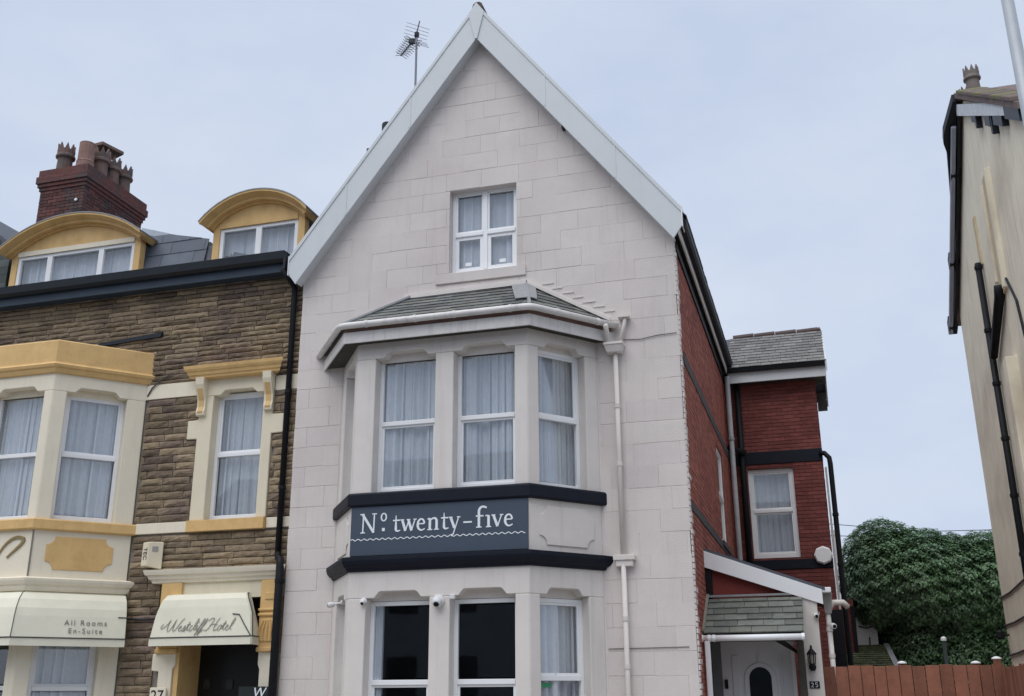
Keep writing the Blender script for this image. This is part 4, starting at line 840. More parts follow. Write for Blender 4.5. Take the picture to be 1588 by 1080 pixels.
# --- single window with hood, corbels, eared surround
for a0, a1, e0, e1 in ((-9.31, HW_[0], -9.49, HW_[0]), (HW_[1], -8.00, HW_[1], -7.80)):
    mb = MB(); hf.poly(mb, [(a0, 4.18), (a1, 4.18), (a1, 6.16), (a0, 6.16), (a0, 5.78), (e0 if e0 < a0 else a0, 5.775), (e0 if e0 < a0 else a0, 5.475), (a0, 5.47)] if e0 < a0 else [(a0, 4.18), (a1, 4.18), (a1, 5.47), (e1, 5.475), (e1, 5.775), (a1, 5.78), (a1, 6.16), (a0, 6.16)], -0.25, 0.03)
    mb.build('window_jamb', CREAM, ht, bevel=0.012)
w0, w1 = HW_[0], HW_[1]; ww = w1 - w0
mb = MB(); hf.poly(mb, [(-9.31, 6.46), (-9.31, 6.16), (w0, 6.16), (w0 + 0.12, 6.16), (w0 + 0.2, 6.235), (w1 - 0.2, 6.235), (w1 - 0.12, 6.16), (w1, 6.16), (-8.0, 6.16), (-8.0, 6.46)], -0.25, 0.032); mb.build('window_lintel', CREAM, ht, bevel=0.008)
for cx in (-9.25, -8.06):                    # scrolled corbels
    prof = [(0.03, 5.83), (0.085, 5.84), (0.095, 5.90), (0.07, 5.98), (0.075, 6.08), (0.115, 6.18), (0.15, 6.27), (0.17, 6.33), (0.18, 6.44), (0.03, 6.44)]
    mb = MB(); mb.prism([hf(cx - 0.075, d, z) for d, z in prof], (0.15, 0, 0)); cb = mb.build('corbel', CREAM, ht, bevel=0.006)
    mb = MB(); mb.prism([hf(cx - 0.042, d + 0.006, z) for d, z in [(0.085, 5.87), (0.095, 5.90), (0.07, 5.98), (0.075, 6.08), (0.115, 6.18), (0.148, 6.26), (0.1, 6.26), (0.05, 6.0)]], (0.084, 0, 0)); mb.build('corbel_inlay', OCHRE, cb)
def moulding(fr, a0, a1, prof, m, parent, name):  # prof (d,z), ends returned by the projection
    mb = MB(); rings = []
    for i, (a, s) in enumerate(((a0, -1), (a1, 1))): rings.append([fr(a + s * max(d - 0.02, 0), d, z) for d, z in prof] + [fr(a, -0.02, prof[-1][1]), fr(a, -0.02, prof[0][1])])
    mb.loft(rings, rv=0.5); return mb.build(name, m, parent, bevel=0.003)
moulding(hf, -9.32, -7.98, [(0.02, 6.43), (0.15, 6.435), (0.16, 6.475), (0.175, 6.48), (0.19, 6.53), (0.205, 6.54), (0.225, 6.575), (0.235, 6.625), (0.03, 6.65)], OCHRE, ht, 'window_hood')
mb = MB(); hf.box(mb, -9.32, -7.995, -0.02, 0.085, 4.005, 4.175); mb.build('window_sill', OCHRE, ht, bevel=0.006)
window(ht, hf, HW_[0], HW_[1], HW_[2], HW_[3] + 0.1, 0.13, transom=5.22, lower_sash=False, fw_=0.06)
curtain(hf, HW_[0], HW_[1], 4.2, 6.2, 0.30, 'white net curtain in hotel window under the ochre hood', None, 8, 0.022, 51)
# --- hotel bay
hF = Fr(HB[1], HB[2]); hR = Fr(HB[2], HB[3]); hL = Fr(HB[0], HB[1])
HRO = [(0.21, 1.12)]; HFO = [(0.15, 1.15), (1.40, 2.40)]
for fr, oo in ((hF, HFO), (hR, HRO), (hL, [(0.25, 1.15)])):
    bay_face(ht, fr, oo, 4.165, 6.175, 6.26, 6.50, m=CREAM2)
    bay_face(ht, fr, oo, 0.9, 2.80, 2.88, 3.14, m=CREAM2)
mb = MB(); band(mb, HB, -0.26, 0.0, 3.14, 4.02); mb.build('bay_apron', CREAM2, ht, bevel=0.006)
mb = MB(); band(mb, HB, -0.26, 0.0, 0.0, 0.9); mb.build('bay_plinth', CREAM2, ht)
mb = MB(); band_profile(mb, HB, [(0.0, 6.45), (0.035, 6.455), (0.055, 6.50), (0.06, 6.53), (0.085, 6.54), (0.10, 6.585), (0.06, 6.61), (0.055, 6.63), (0.055, 6.97), (0.04, 6.99), (0.0, 6.995)]); mb.build('bay_cornice', OCHRE, ht, bevel=0.004)
i_ = offset_chain(HB, 0.0); mb = MB(); mb.prism([(*p, 6.93) for p in i_], (0, 0, 0.04)); mb.build('bay_flat_roof', LEAD, ht)
mb = MB(); band_profile(mb, HB, [(0.0, 4.0), (0.05, 4.005), (0.065, 4.02), (0.065, 4.15), (0.05, 4.17), (0.0, 4.175)]); mb.build('bay_sill_band', OCHRE, ht, bevel=0.004)
mb = MB(); band_profile(mb, HB, [(0.0, 3.10), (0.03, 3.11), (0.05, 3.15), (0.055, 3.19), (0.085, 3.205), (0.105, 3.25), (0.11, 3.285), (0.03, 3.31), (0.0, 3.31)]); mb.build('bay_lower_cornice', CREAM2, ht)
scoop_panel(hR, 0.20, 1.16, 3.43, 3.92, 0.12, -0.01, 0.014, OCHRE, ht)
mb = MB(); hR.box(mb, -0.012, 0.012, -0.01, 0.012, 3.32, 3.99); mb.build('corner_bead', INK, ht)
mb = MB(); strokes(mb, hF, [bez((1.9, 3.45), (2.05, 3.9), (2.3, 3.95), (2.42, 3.86), 0.02, 0.05, 10) , bez((2.42, 3.86), (2.40, 3.78), (2.28, 3.72), (2.15, 3.60), 0.05, 0.02, 8)], 0.0, 0.02); mb.build('gilt_lettering_scroll', mat('gilt_paint', (0.28, 0.21, 0.09), 0.5, 0.15, 6), ht)
for a, b in HFO: window(ht, hF, a, b, 4.19, 6.20, 0.18, transom=5.21, sash=False, lower_sash=False)
window(ht, hR, *HRO[0], 4.19, 6.19, 0.17, transom=5.21, lower_sash=False, fw_=0.06)
curtain(hF, HFO[1][0], HFO[1][1], 4.2, 6.2, 0.30, 'white net curtain in hotel bay front window at photo edge', 'hotel bay curtains', 9, 0.025, 61)
curtain(hR, HRO[0][0], HRO[0][1], 4.2, 6.2, 0.30, 'white net curtain in hotel bay angled window above ochre panel', 'hotel bay curtains', 7, 0.025, 62)
for a, b in HFO: window(ht, hF, a, b, 0.95, 2.80, 0.18, transom=1.75, sash=False, lower_sash=False)
window(ht, hR, *HRO[0], 0.95, 2.80, 0.17, transom=1.74, lower_sash=False, fw_=0.07)
curtain(hR, HRO[0][0], HRO[0][1], 0.96, 2.8, 0.30, 'dim net curtain below the long cream awning', None, 7, 0.025, 63)
# --- awnings
def ring_awn(pts, prof, ends='square'): return [[(*p, z) for p in offset_chain(pts, o, ends)] for o, z in prof]
aw = thing('bay_awning', (-11.6, 13.2, 2.3), 'long cream canvas awning lettered All Rooms En-Suite round the hotel bay', 'awning')
prof = [(0.02, 3.09), (0.10, 3.07), (0.20, 2.98), (0.27, 2.85), (0.30, 2.735), (0.355, 2.43)]
rings = ring_awn(HB, prof)
mb = MB(); mb.loft(rings, closed=False, caps=False, rv=0.5)
e = [r[-1] for r in rings] + [(HB[3][0], HB[3][1], 2.43)]; b = len(mb.v); mb.v += [Vector(p) for p in e]; mb.face_add(b, [list(range(len(e)))], 0.5)
o = mb.build('canvas', AWN, aw); md = o.modifiers.new('solid', 'SOLIDIFY'); md.thickness = 0.006
vr = ring_awn(HB, [(0.357, 2.43), (0.362, 2.315)]); mb = MB(); mb.loft(vr, closed=False, caps=False, rv=0.6); o = mb.build('valance', AWN, aw); md = o.modifiers.new('solid', 'SOLIDIFY'); md.thickness = 0.008
mb = MB(); pr_ = offset_chain(HB, 0.363, 'square'); mb.tube([(*p, 2.43) for p in pr_], 0.009, 6); mb.build('valance_piping', AWN_LINE, aw)
mb = MB(); mb.tube([(*offset_chain(HB, o_ + 0.003, 'square')[2], z) for o_, z in prof], 0.006, 5); mb.build('seam', AWN_LINE, aw)
mb = MB(); mb.tube([(*offset_chain(HB, 0.302, 'square')[3], 2.74), tuple(hR(hR.len - 0.12, 0.305, 2.742))], 0.008, 5); mb.build('seam', AWN_LINE, aw)
def text(parent, body, fr, a, z, size, tilt, d, m, spacing=1.0, shear=0.0, name='lettering', rot=0.0):
    cu = bpy.data.curves.new(name, 'FONT'); cu.body = body; cu.size = size; cu.extrude = 0.002; cu.space_character = spacing; cu.shear = shear; cu.align_x = 'CENTER'
    tmp = bpy.data.objects.new(name, cu); COL.objects.link(tmp); dg = bpy.context.evaluated_depsgraph_get()
    me = bpy.data.meshes.new_from_object(tmp.evaluated_get(dg)); bpy.data.objects.remove(tmp)
    ob = bpy.data.objects.new(name, me); me.materials.clear(); me.materials.append(m); COL.objects.link(ob)
    X_ = fr.x; Up = (Vector((0, 0, 1)) * math.cos(tilt) - fr.n * math.sin(tilt)); Nn = X_.cross(Up)
    if rot: X_, Up = X_ * math.cos(rot) + Up * math.sin(rot), Up * math.cos(rot) - X_ * math.sin(rot)
    mm = Matrix((X_, Up, Nn)).transposed().to_4x4(); mm.translation = fr(a, d, z) - ORG[parent.name]
    ob.parent = parent; ob.matrix_local = mm; return ob
tl = math.atan2(0.055, 0.305)
text(aw, 'All Rooms', hR, 0.84, 2.615, 0.105, tl, 0.330, INK, 1.35)
text(aw, 'En-Suite', hR, 0.84, 2.500, 0.105, tl, 0.351, INK, 1.35)
# door awning
dw = thing('door_awning', (-8.6, 13.7, 2.3), 'small cream dutch awning in script lettering over the hotel door', 'awning')
def arow(x0, x1, y, z): return [(x0, HY - 0.05, z), (x0, y, z), (x1, y, z), (x1, HY - 0.05, z)]
R_ = [(-9.44, -8.14, 13.98, 3.06), (-9.45, -8.11, 13.89, 3.045), (-9.48, -8.05, 13.82, 2.97), (-9.51, -7.99, 13.79, 2.86), (-9.54, -7.94, 13.77, 2.74), (-9.57, -7.89, 13.72, 2.43)]
rows = [[(a0, y + 0.03, z), (a0 + 0.02, y, z), (a1 - 0.02, y, z), (a1, y + 0.03, z)] for a0, a1, y, z in R_]
mb = MB(); mb.loft(rows, closed=False, caps=False, rv=0.5)
for side_i, sgn in ((0, 1), (3, -1)):
    pts = [Vector(r[side_i]) for r in rows]; hub = Vector((-9.57 if side_i == 0 else -7.92, HY - 0.06, 2.43)); topw = Vector((-9.45 if side_i == 0 else -8.13, HY - 0.06, 3.06))
    b = len(mb.v); mb.v += pts + [hub, topw]; n = len(pts)
    mb.face_add(b, [[i, i + 1, n] for i in range(n - 1)] + [[0, n, n + 1]], 0.5)
b = len(mb.v); mb.v += [Vector(p) for p in rows[0]] + [Vector((-9.45, HY - 0.06, 3.06)), Vector((-8.13, HY - 0.06, 3.06))]; mb.face_add(b, [[0, 1, 2, 3, 5, 4]], 0.5)
o = mb.build('canvas', AWN, dw); md = o.modifiers.new('solid', 'SOLIDIFY'); md.thickness = 0.006
bt = [(-9.58, HY - 0.06), (-9.58, 13.75), (-9.56, 13.72), (-7.90, 13.72), (-7.885, 13.75), (-7.91, HY - 0.06)]
mb = MB(); mb.loft([[(x, y - 0.003, 2.43) for x, y in bt], [(x, y - 0.006, 2.315) for x, y in bt]], closed=False, caps=False, rv=0.6); o = mb.build('valance', AWN, dw); md = o.modifiers.new('solid', 'SOLIDIFY'); md.thickness = 0.006
mb = MB(); mb.tube([(x, y - 0.006, 2.43) for x, y in bt], 0.009, 6); mb.build('valance_piping', AWN_LINE, dw)
mb = MB(); mb.tube([Vector(r[3]) + Vector((0.004, -0.004, 0)) for r in rows], 0.008, 5); mb.build('seam', AWN_LINE, dw)
mb = MB(); mb.tube([(-8.24, 13.762, 2.745), (-8.13, 13.76, 2.735), (-8.03, 13.738, 2.60), (-7.905, 13.718, 2.44)], 0.008, 5); mb.build('seam', AWN_LINE, dw)
af = Fr((-9.57, 13.72), (-7.89, 13.72))       # script lettering on the sloping front, pen strokes
def script(mb_lines, a0, sc_, z0):
    out_ = []
    for ln_ in mb_lines:
        r_ = []
        for (a, z, w) in ln_:
            zz_ = z0 + z * sc_; aa = a0 + (a + 0.30 * z) * sc_; r_.append((aa, zz_, w * sc_))
        out_.append(r_)
    return out_
def sb(*p): return bez(p[0], p[1], p[2], p[3], 0.05, 0.05, 7, 0.10)
W_ = [sb((-0.7, 0.9), (-1.3, 0.2), (-0.4, 0.0), (0.1, 1.35)), sb((0.1, 1.35), (-0.1, 0.6), (0.1, -0.1), (0.35, 0.0)), sb((0.35, 0.0), (0.7, 0.5), (0.8, 1.2), (0.85, 1.4)), sb((0.85, 1.4), (0.7, 0.5), (0.85, -0.1), (1.1, 0.05)), sb((1.1, 0.05), (1.5, 0.6), (1.5, 1.3), (1.9, 1.5))]
def lc(x, kind):
    L_ = {'e': [sb((0, 0.3), (0.5, 0.5), (0.3, 0.8), (0.1, 0.5)), sb((0.1, 0.5), (0.0, 0.0), (0.3, -0.05), (0.55, 0.2))],
          's': [sb((0, 0.1), (0.3, 0.4), (0.3, 0.7), (0.3, 0.7)), sb((0.3, 0.7), (0.55, 0.2), (0.3, -0.05), (0.05, 0.05)), sb((0.3, 0.02), (0.4, 0.02), (0.5, 0.1), (0.55, 0.2))],
          't': [sb((0, 0.2), (0.2, 0.6), (0.3, 1.1), (0.3, 1.1)), sb((0.3, 1.1), (0.15, 0.3), (0.2, -0.1), (0.5, 0.2)), [(0.05, 0.75, 0.07), (0.5, 0.78, 0.07)]],
          'c': [sb((0.4, 0.6), (0.2, 0.8), (0.0, 0.3), (0.15, 0.05)), sb((0.15, 0.05), (0.3, -0.05), (0.4, 0.1), (0.5, 0.25))],
          'l': [sb((0, 0.2), (0.5, 0.8), (0.5, 1.6), (0.3, 1.4)), sb((0.3, 1.4), (0.1, 0.8), (0.1, -0.1), (0.4, 0.15))],
          'i': [sb((0, 0.2), (0.15, 0.4), (0.2, 0.7), (0.2, 0.7)), sb((0.2, 0.7), (0.1, 0.2), (0.15, -0.05), (0.4, 0.2)), [(0.25, 0.95, 0.09), (0.3, 1.02, 0.09)]],
          'f': [sb((0, 0.2), (0.5, 0.8), (0.6, 1.6), (0.4, 1.4)), sb((0.4, 1.4), (0.2, 0.6), (0.0, -0.6), (-0.1, -0.5)), sb((-0.1, -0.5), (-0.1, -0.2), (0.3, 0.0), (0.5, 0.2))],
          'o': [sb((0.4, 0.65), (0.0, 0.75), (-0.05, 0.0), (0.2, 0.0)), sb((0.2, 0.0), (0.5, 0.05), (0.5, 0.6), (0.4, 0.65)), sb((0.4, 0.6), (0.5, 0.5), (0.55, 0.5), (0.65, 0.55))],
          'H': [sb((-0.3, 1.1), (0.0, 1.6), (0.5, 1.5), (0.4, 1.2)), sb((0.4, 1.2), (0.2, 0.6), (0.1, -0.1), (-0.4, 0.05)), sb((1.1, 1.45), (0.8, 1.0), (0.7, 0.2), (0.85, 0.0)), sb((0.85, 0.0), (1.0, -0.02), (1.1, 0.1), (1.2, 0.2)), sb((0.1, 0.6), (0.4, 0.8), (0.7, 0.75), (1.1, 0.7))]}
    return [[(a + x, z, w) for a, z, w in ln_] for ln_ in L_[kind]]
lines = list(W_); xq = 1.55
for c in 'estcliff': lines += lc(xq, c); xq += {'l': 0.36, 'i': 0.34, 'f': 0.36}.get(c, 0.48)
xq += 0.65; lines += lc(xq, 'H'); xq += 1.25
for c in 'otel': lines += lc(xq, c); xq += {'l': 0.36}.get(c, 0.5)
mb = MB(); ls = script(lines, 0.27, 0.123, 2.515)
for ln_ in ls:
    b = len(mb.v); strokes(mb, af, [ln_], 0.0, 0.003)
    for i in range(b, len(mb.v)):
        v_ = mb.v[i]; v_.y += (v_.z - 2.43) * (0.05 / 0.31) - 0.008
mb.build('script_lettering', INK, dw)
# --- door surround
moulding(hf, -9.72, -7.70, [(0.04, 3.24), (0.10, 3.245), (0.115, 3.29), (0.14, 3.30), (0.16, 3.35), (0.185, 3.36), (0.20, 3.40), (0.21, 3.435), (0.02, 3.455)], CREAM2, ht, 'door_cornice')
mb = MB(); hf.box(mb, -9.64, -7.62, -0.02, 0.06, 3.0, 3.245); mb.build('door_frieze', CREAM, ht)
for a0, a1, nm in ((-9.62, -9.27, 'l'), (-7.94, -7.625, 'r')):
    mb = MB(); hf.box(mb, a0, a1, -0.02, 0.11, 2.28, 3.24); pil = mb.build('pilaster', OCHRE, ht, bevel=0.012)
    for z0, z1 in ((2.79, 2.83), (2.72, 2.76)):
        mb = MB(); hf.box(mb, a0 - 0.012, a1 + 0.012, 0.0, 0.135, z0, z1); mb.build('fillet', OCHRE, pil, bevel=0.012)
    mb = MB(); hf.box(mb, a0 + 0.02, a1 - 0.02, 0.10, 0.128, 2.36, 2.68); mb.build('carved_block', OCHRE, pil, bevel=0.012)
    for k_ in range(5):
        xx = a0 + 0.05 + k_ * (a1 - a0 - 0.1) / 4; mb = MB(); mb.tube([hf(xx, 0.125, 2.38), hf(xx + 0.012 * (k_ - 2), 0.14, 2.52), hf(xx - 0.02 * (k_ - 2), 0.13, 2.66)], 0.012, 6); mb.build('carved_leaf', OCHRE, pil)
    mb = MB(); hf.box(mb, a0 + 0.08, a1 - 0.08, 0.10, 0.125, 2.95, 3.06); mb.build('rosette', OCHRE, pil, bevel=0.02)
    mb = MB(); hf.box(mb, a0 - 0.01, a1 + 0.01, 0.0, 0.13, 2.22, 2.29); mb.build('fillet', OCHRE, pil, bevel=0.015)
    mb = MB()
    if nm == 'l': hf.poly(mb, [(-9.56, 0.3), (-9.33, 0.3), (-9.33, 2.0), (-9.29, 2.06), (-9.29, 2.22), (-9.68, 2.22), (-9.68, 1.98), (-9.56, 1.97)], -0.05, 0.08)
    else: hf.poly(mb, [(-7.90, 0.3), (-7.63, 0.3), (-7.63, 2.22), (-7.93, 2.22), (-7.93, 2.05), (-7.90, 1.98)], -0.05, 0.08)
    mb.build('door_jamb', CREAM2, ht, bevel=0.01)
mb = MB(); mb.box(-9.32, -9.24, HY - 0.05, HY + 0.5, 0.2, 3.0); mb.build('door_reveal', OCHRE, ht)
mb = MB(); mb.box(-9.3, -7.9, HY + 0.5, HY + 0.55, 0.2, 3.05); hd = mb.build('hotel_door', DOORB, ht)
for xx in (-9.08, -8.70):
    mb = MB(); mb.box(xx - 0.06, xx + 0.06, HY + 0.485, HY + 0.495, 1.72, 1.86); mb.build('door_light', mat('dim_door_glass', (0.035, 0.035, 0.035), 0.2, 0.1, 5), hd)
mb = MB(); mb.box(-9.3, -7.9, HY + 0.0, HY + 0.5, 3.0, 3.05); mb.build('door_soffit', DARKIN, ht)
np_ = thing('number_board', (-9.5, 13.97, 1.6), 'white board with black number 27 beside hotel door', 'plaque')
nf = Fr((0, 13.96), (1, 13.96)); mb = MB(); nf.box(mb, -9.63, -9.36, -0.03, 0.0, 1.50, 1.745); mb.build('board', CREAM2, np_, bevel=0.01)
text(np_, '27', nf, -9.50, 1.555, 0.22, 0, 0.002, BLACK)
hs = thing('door_notice', (-7.86, 13.9, 1.5), 'dark notice board with white letters by the hotel door', 'sign')
nf2 = Fr((0, 13.88), (1, 13.88)); mb = MB(); nf2.box(mb, -8.12, -7.60, -0.03, 0.0, 1.35, 1.745); mb.build('board', mat('dark_green_board', (0.02, 0.028, 0.026), 0.4, 0.1, 4), hs)
text(hs, 'W', nf2, -7.80, 1.60, 0.19, 0, 0.002, LETTER, 1.0, 0.2)
# alarm box on the stone
ab = thing('alarm_box', (-9.83, 14.0, 3.48), 'cream wedge-shaped alarm box above the hotel door cornice', 'alarm box')
mb = MB(); mb.loft([[(-9.99, 13.93, 3.50), (-9.86, 13.90, 3.50), (-9.70, HY - 0.04, 3.46), (-9.99, HY - 0.02, 3.50)], [(-9.98, 13.93, 3.86), (-9.86, 13.90, 3.865), (-9.70, HY - 0.04, 3.875), (-9.98, HY - 0.02, 3.87)]]); mb.build('case', CREAM, ab, bevel=0.012)
abf = Fr((-9.99, 13.93), (-9.86, 13.90))
text(ab, 'TEC', abf, 0.045, 3.685, 0.105, 0, 0.003, BLACK, 1.0, 0.0, 'lettering', -math.pi / 2)
mb = MB(); abr = Fr((-9.86, 13.90), (-9.70, HY - 0.04)); abr.box(mb, 0.06, 0.15, 0.0, 0.004, 3.72, 3.80); mb.build('maker_label', mat('grey_label', (0.33, 0.33, 0.30), 0.6, 0.1, 8), ab)
# --- eaves, gutter, downpipe
mb = MB(); mb.box(HX0, -7.80, 13.86, 13.89, 8.06, 8.27); mb.build('eave_fascia', FASC, ht, bevel=0.004)
mb = MB(); mb.box(HX0, -7.80, 13.89, HY + 0.05, 8.08, 8.11); mb.build('eave_soffit', FASC, ht)
mb = MB(); mb.prism([(HX0, 13.86, 8.37), (HX0, 13.86, 8.22), (HX0, 13.80, 8.20), (HX0, 13.74, 8.24), (HX0, 13.72, 8.37)], (-7.79 - HX0, 0, 0)); hg = mb.build('eave_gutter', BLACK2, ht, bevel=0.004)
mb = MB(); mb.box(-7.80, -7.77, 13.74, 13.9, 8.06, 8.36); mb.build('gutter_end', BLACK2, hg)
pipe(ht, [(-7.86, 13.84, 8.1), (-7.78, 13.93, 7.95), (-7.72, 14.02, 7.82), (-7.725, 14.03, 7.6), (-7.725, 14.03, 3.62)], 0.045, BLACK, collars=[((-7.725, 14.03, 6.1), (0, 0, 1)), ((-7.725, 14.03, 4.6), (0, 0, 1))])
pipe(ht, [(-7.725, 14.03, 3.62), (-7.70, 14.0, 3.54), (-7.62, 13.92, 3.52), (-7.60, 13.90, 3.45), (-7.60, 13.90, 0.0)], [0.05, 0.05, 0.055, 0.062, 0.062], BLACK, collars=[((-7.595, 13.91, 3.2), (0, 0, 1))])
# --- mansard roof, dormers, chimney
mb = MB(); mb.prism([(HX0, 14.66, 8.33), (HX0, 15.2, 9.75), (HX0, 18.0, 10.4), (HX0, 21.8, 8.3), (HX0, 14.66, 8.2)], (-11.35 - HX0, 0, 0)); hr = mb.build('mansard_roof', SLATE_D, ht)
mb = MB(); mb.v = [Vector(p) for p in [(-11.35, 14.62, 8.33), (-7.60, 14.62, 8.33), (-7.60, 14.9, 8.60), (-9.93, 14.9, 9.245), (-11.35, 14.9, 9.68), (-11.35, 17.5, 9.68), (-7.60, 17.5, 8.6)]]; mb.face_add(0, [[0, 1, 2, 3, 4], [4, 3, 2, 6, 5], [1, 6, 2], [0, 4, 5], [0, 5, 6, 1]], 0.5); hr2 = mb.build('mansard_slope', SLATE_D, ht); SL_B = mat('blue_grey_slate', (0.105, 0.122, 0.155), 0.6, 0.15, 4, 0.2, 40, rnd=0.12)
Vv = Vector((0, 0.28, 1.35)).normalized(); ln2 = math.hypot(0.28, 1.35)
slates(hr2, (-11.35, 14.605, 8.33), (1, 0, 0), Vv, ccw([(0, 0), (1.45, 0), (1.45, 1.0), (0, ln2)]), 0.62, 0.26, SL_B, jitter=0.004, thick=0.01)
mb = MB(); mb.prism([(-11.36, 14.84, 9.62), (-9.90, 14.84, 9.18), (-9.90, 14.84, 9.27), (-11.36, 14.84, 9.74)], (0, 0.25, 0)); mb.build('ridge_capping', mat('pale_lead', (0.42, 0.46, 0.52), 0.5, 0.1, 5), hr2)
def dormer(x0, x1, zc, lights, label):
    y = 14.55; fr = Fr((0, y), (1, y)); cx = (x0 + x1) / 2; half = (x1 - x0) / 2; zs = 9.40; r = (half ** 2 + (zc - zs) ** 2) / (2 * (zc - zs)); cz = zc - r
    def arc(h, rr, n=18):
        res = []
        for i in range(n + 1):
            xx = -h + 2 * h * i / n; res.append((cx + xx, cz + math.sqrt(max(rr * rr - xx * xx, 0))))
        return res
    body = MB(); hb = half - 0.14
    fr.poly(body, [(cx - hb, 8.30), (cx - hb + 0.13, 8.30), (cx - hb + 0.13, 9.36), (cx + hb - 0.13, 9.36), (cx + hb - 0.13, 8.30), (cx + hb, 8.30)] + arc(hb, r - 0.10)[::-1], -0.15, 0.0)
    d_ = body.build('dormer', OCHRE, ht, bevel=0.008); d_['label'] = label
    fr2 = fr; o_ = arc(half, r); i_2 = arc(half - 0.02, r - 0.085)
    mb = MB()
    ringz = [[fr(a_, d_2, z_2) for (a_, z_2) in arc(half - h_, r - q_)] for (h_, q_, d_2) in ((0.0, 0.0, 0.26), (0.002, 0.03, 0.26), (0.03, 0.055, 0.19), (0.07, 0.10, 0.06), (0.08, 0.115, 0.0), (0.08, 0.115, -0.3), (0.0, 0.0, -0.3))]
    mb.loft([[rr[i] for rr in ringz] for i in range(len(ringz[0]))], rv=0.5); mb.build('arched_hood', OCHRE, d_)
    m1, m2 = arc(half - 0.1, r - 0.085), arc(half - 0.13, r - 0.155); mb = MB(); fr.poly(mb, m1 + m2[::-1], -0.01, 0.05); mb.build('arch_moulding', OCHRE, d_)
    m1, m2 = arc(half - 0.06, r - 0.06), arc(half - 0.1, r - 0.12); mb = MB(); fr.poly(mb, m1 + m2[::-1], 0.0, 0.13); mb.build('arch_moulding', OCHRE, d_)
    o2 = arc(half + 0.015, r + 0.022); mb = MB(); fr.poly(mb, o2 + arc(half + 0.01, r + 0.001)[::-1], -2.2, 0.27); mb.build('lead_roof', LEAD, d_)
    mb = MB(); fr.poly(mb, [(cx - hb, 8.3), (cx - hb + 0.05, 8.3), (cx - hb + 0.05, 9.3), (cx - hb, 9.3)], -2.0, -0.15); fr.poly(mb, [(cx + hb - 0.05, 8.3), (cx + hb, 8.3), (cx + hb, 9.3), (cx + hb - 0.05, 9.3)], -2.0, -0.15); fr.poly(mb, [(cx - hb, 8.3), (cx + hb, 8.3), (cx + hb, 9.35), (cx - hb, 9.35)], -2.0, -1.8); mb.build('cheek', SLATE_D, d_)
    a, b = cx - hb + 0.13, cx + hb - 0.13
    mb = MB(); fr.box(mb, a, b, -0.05, 0.015, 9.33, 9.42); mb.build('window_head', CREAM2 if lights == 3 else OCHRE, d_)
    mu = [a + (b - a) * t for t in ((0.28, 0.72) if lights == 3 else (0.5,))]
    cols = [a] + mu + [b]; mb = MB()
    fr.box(mb, a, b, -0.08, -0.02, 9.27, 9.33); fr.box(mb, a, b, -0.08, -0.02, 8.42, 8.50)
    fr.box(mb, a, a + 0.07, -0.08, -0.02, 8.5, 9.27); fr.box(mb, b - 0.07, b, -0.08, -0.02, 8.5, 9.27)
    for q in mu: fr.box(mb, q - 0.055, q + 0.055, -0.08, -0.015, 8.5, 9.27)
    mb.build('window_frame', UPVC, d_, bevel=0.006)
    for i in range(len(cols) - 1):
        mb = MB(); fr.box(mb, cols[i] + 0.05, cols[i + 1] - 0.05, -0.06, -0.054, 8.5, 9.27); mb.build('pane', GLASS, d_)
    return fr, a, b
fr_, a_, b_ = dormer(-14.02, -10.98, 9.93, 3, 'wide ochre dormer with three-light window')
curtain(fr_, a_, b_, 8.4, 9.3, 0.2, 'pale net curtain in wide left dormer below the chimney', 'dormer curtains', 16, 0.015, 71)
fr_, a_, b_ = dormer(-9.80, -7.76, 9.86, 2, 'small ochre dormer with two-light window')
curtain(fr_, a_, b_, 8.4, 9.3, 0.2, 'pale net curtain in small dormer beside the white verge', 'dormer curtains', 10, 0.015, 72)
# chimney
cx0, cx1, cy0, cy1 = -15.27, -14.16, 16.5, 18.45
mb = MB(); mb.box(cx0 + 0.008, cx1 - 0.008, cy0 + 0.008, cy1, 8.3, 12.3); cs = mb.build('chimney_stack', BMORT_D, ht)
bricks(Fr((cx0, cy0), (cx1, cy0)), 0, cx1 - cx0, 9.6, 11.86, [], cs, BRICK_D); bricks(Fr((cx1, cy0), (cx1, cy1)), 0, cy1 - cy0, 9.6, 11.86, [], cs, BRICK_D)
for i, (o_, z0, z1) in enumerate(((0.03, 11.84, 11.91), (0.06, 11.92, 11.99), (0.09, 12.0, 12.07), (0.09, 12.08, 12.15), (0.06, 12.16, 12.31))):
    mb = MB(); mb.box(cx0 - o_, cx1 + o_, cy0 - o_, cy1 + o_, z0, z1 + 0.012); mb.build('corbel_course', BRICK_D, cs, bevel=0.008)
mb = MB(); mb.lathe((-14.32, cy0 - 0.02, 11.52), [(0.035, 0), (0.03, 0.02)], 10, axis=(0, -1, 0)); mb.build('tie_plate', UPVC, cs)
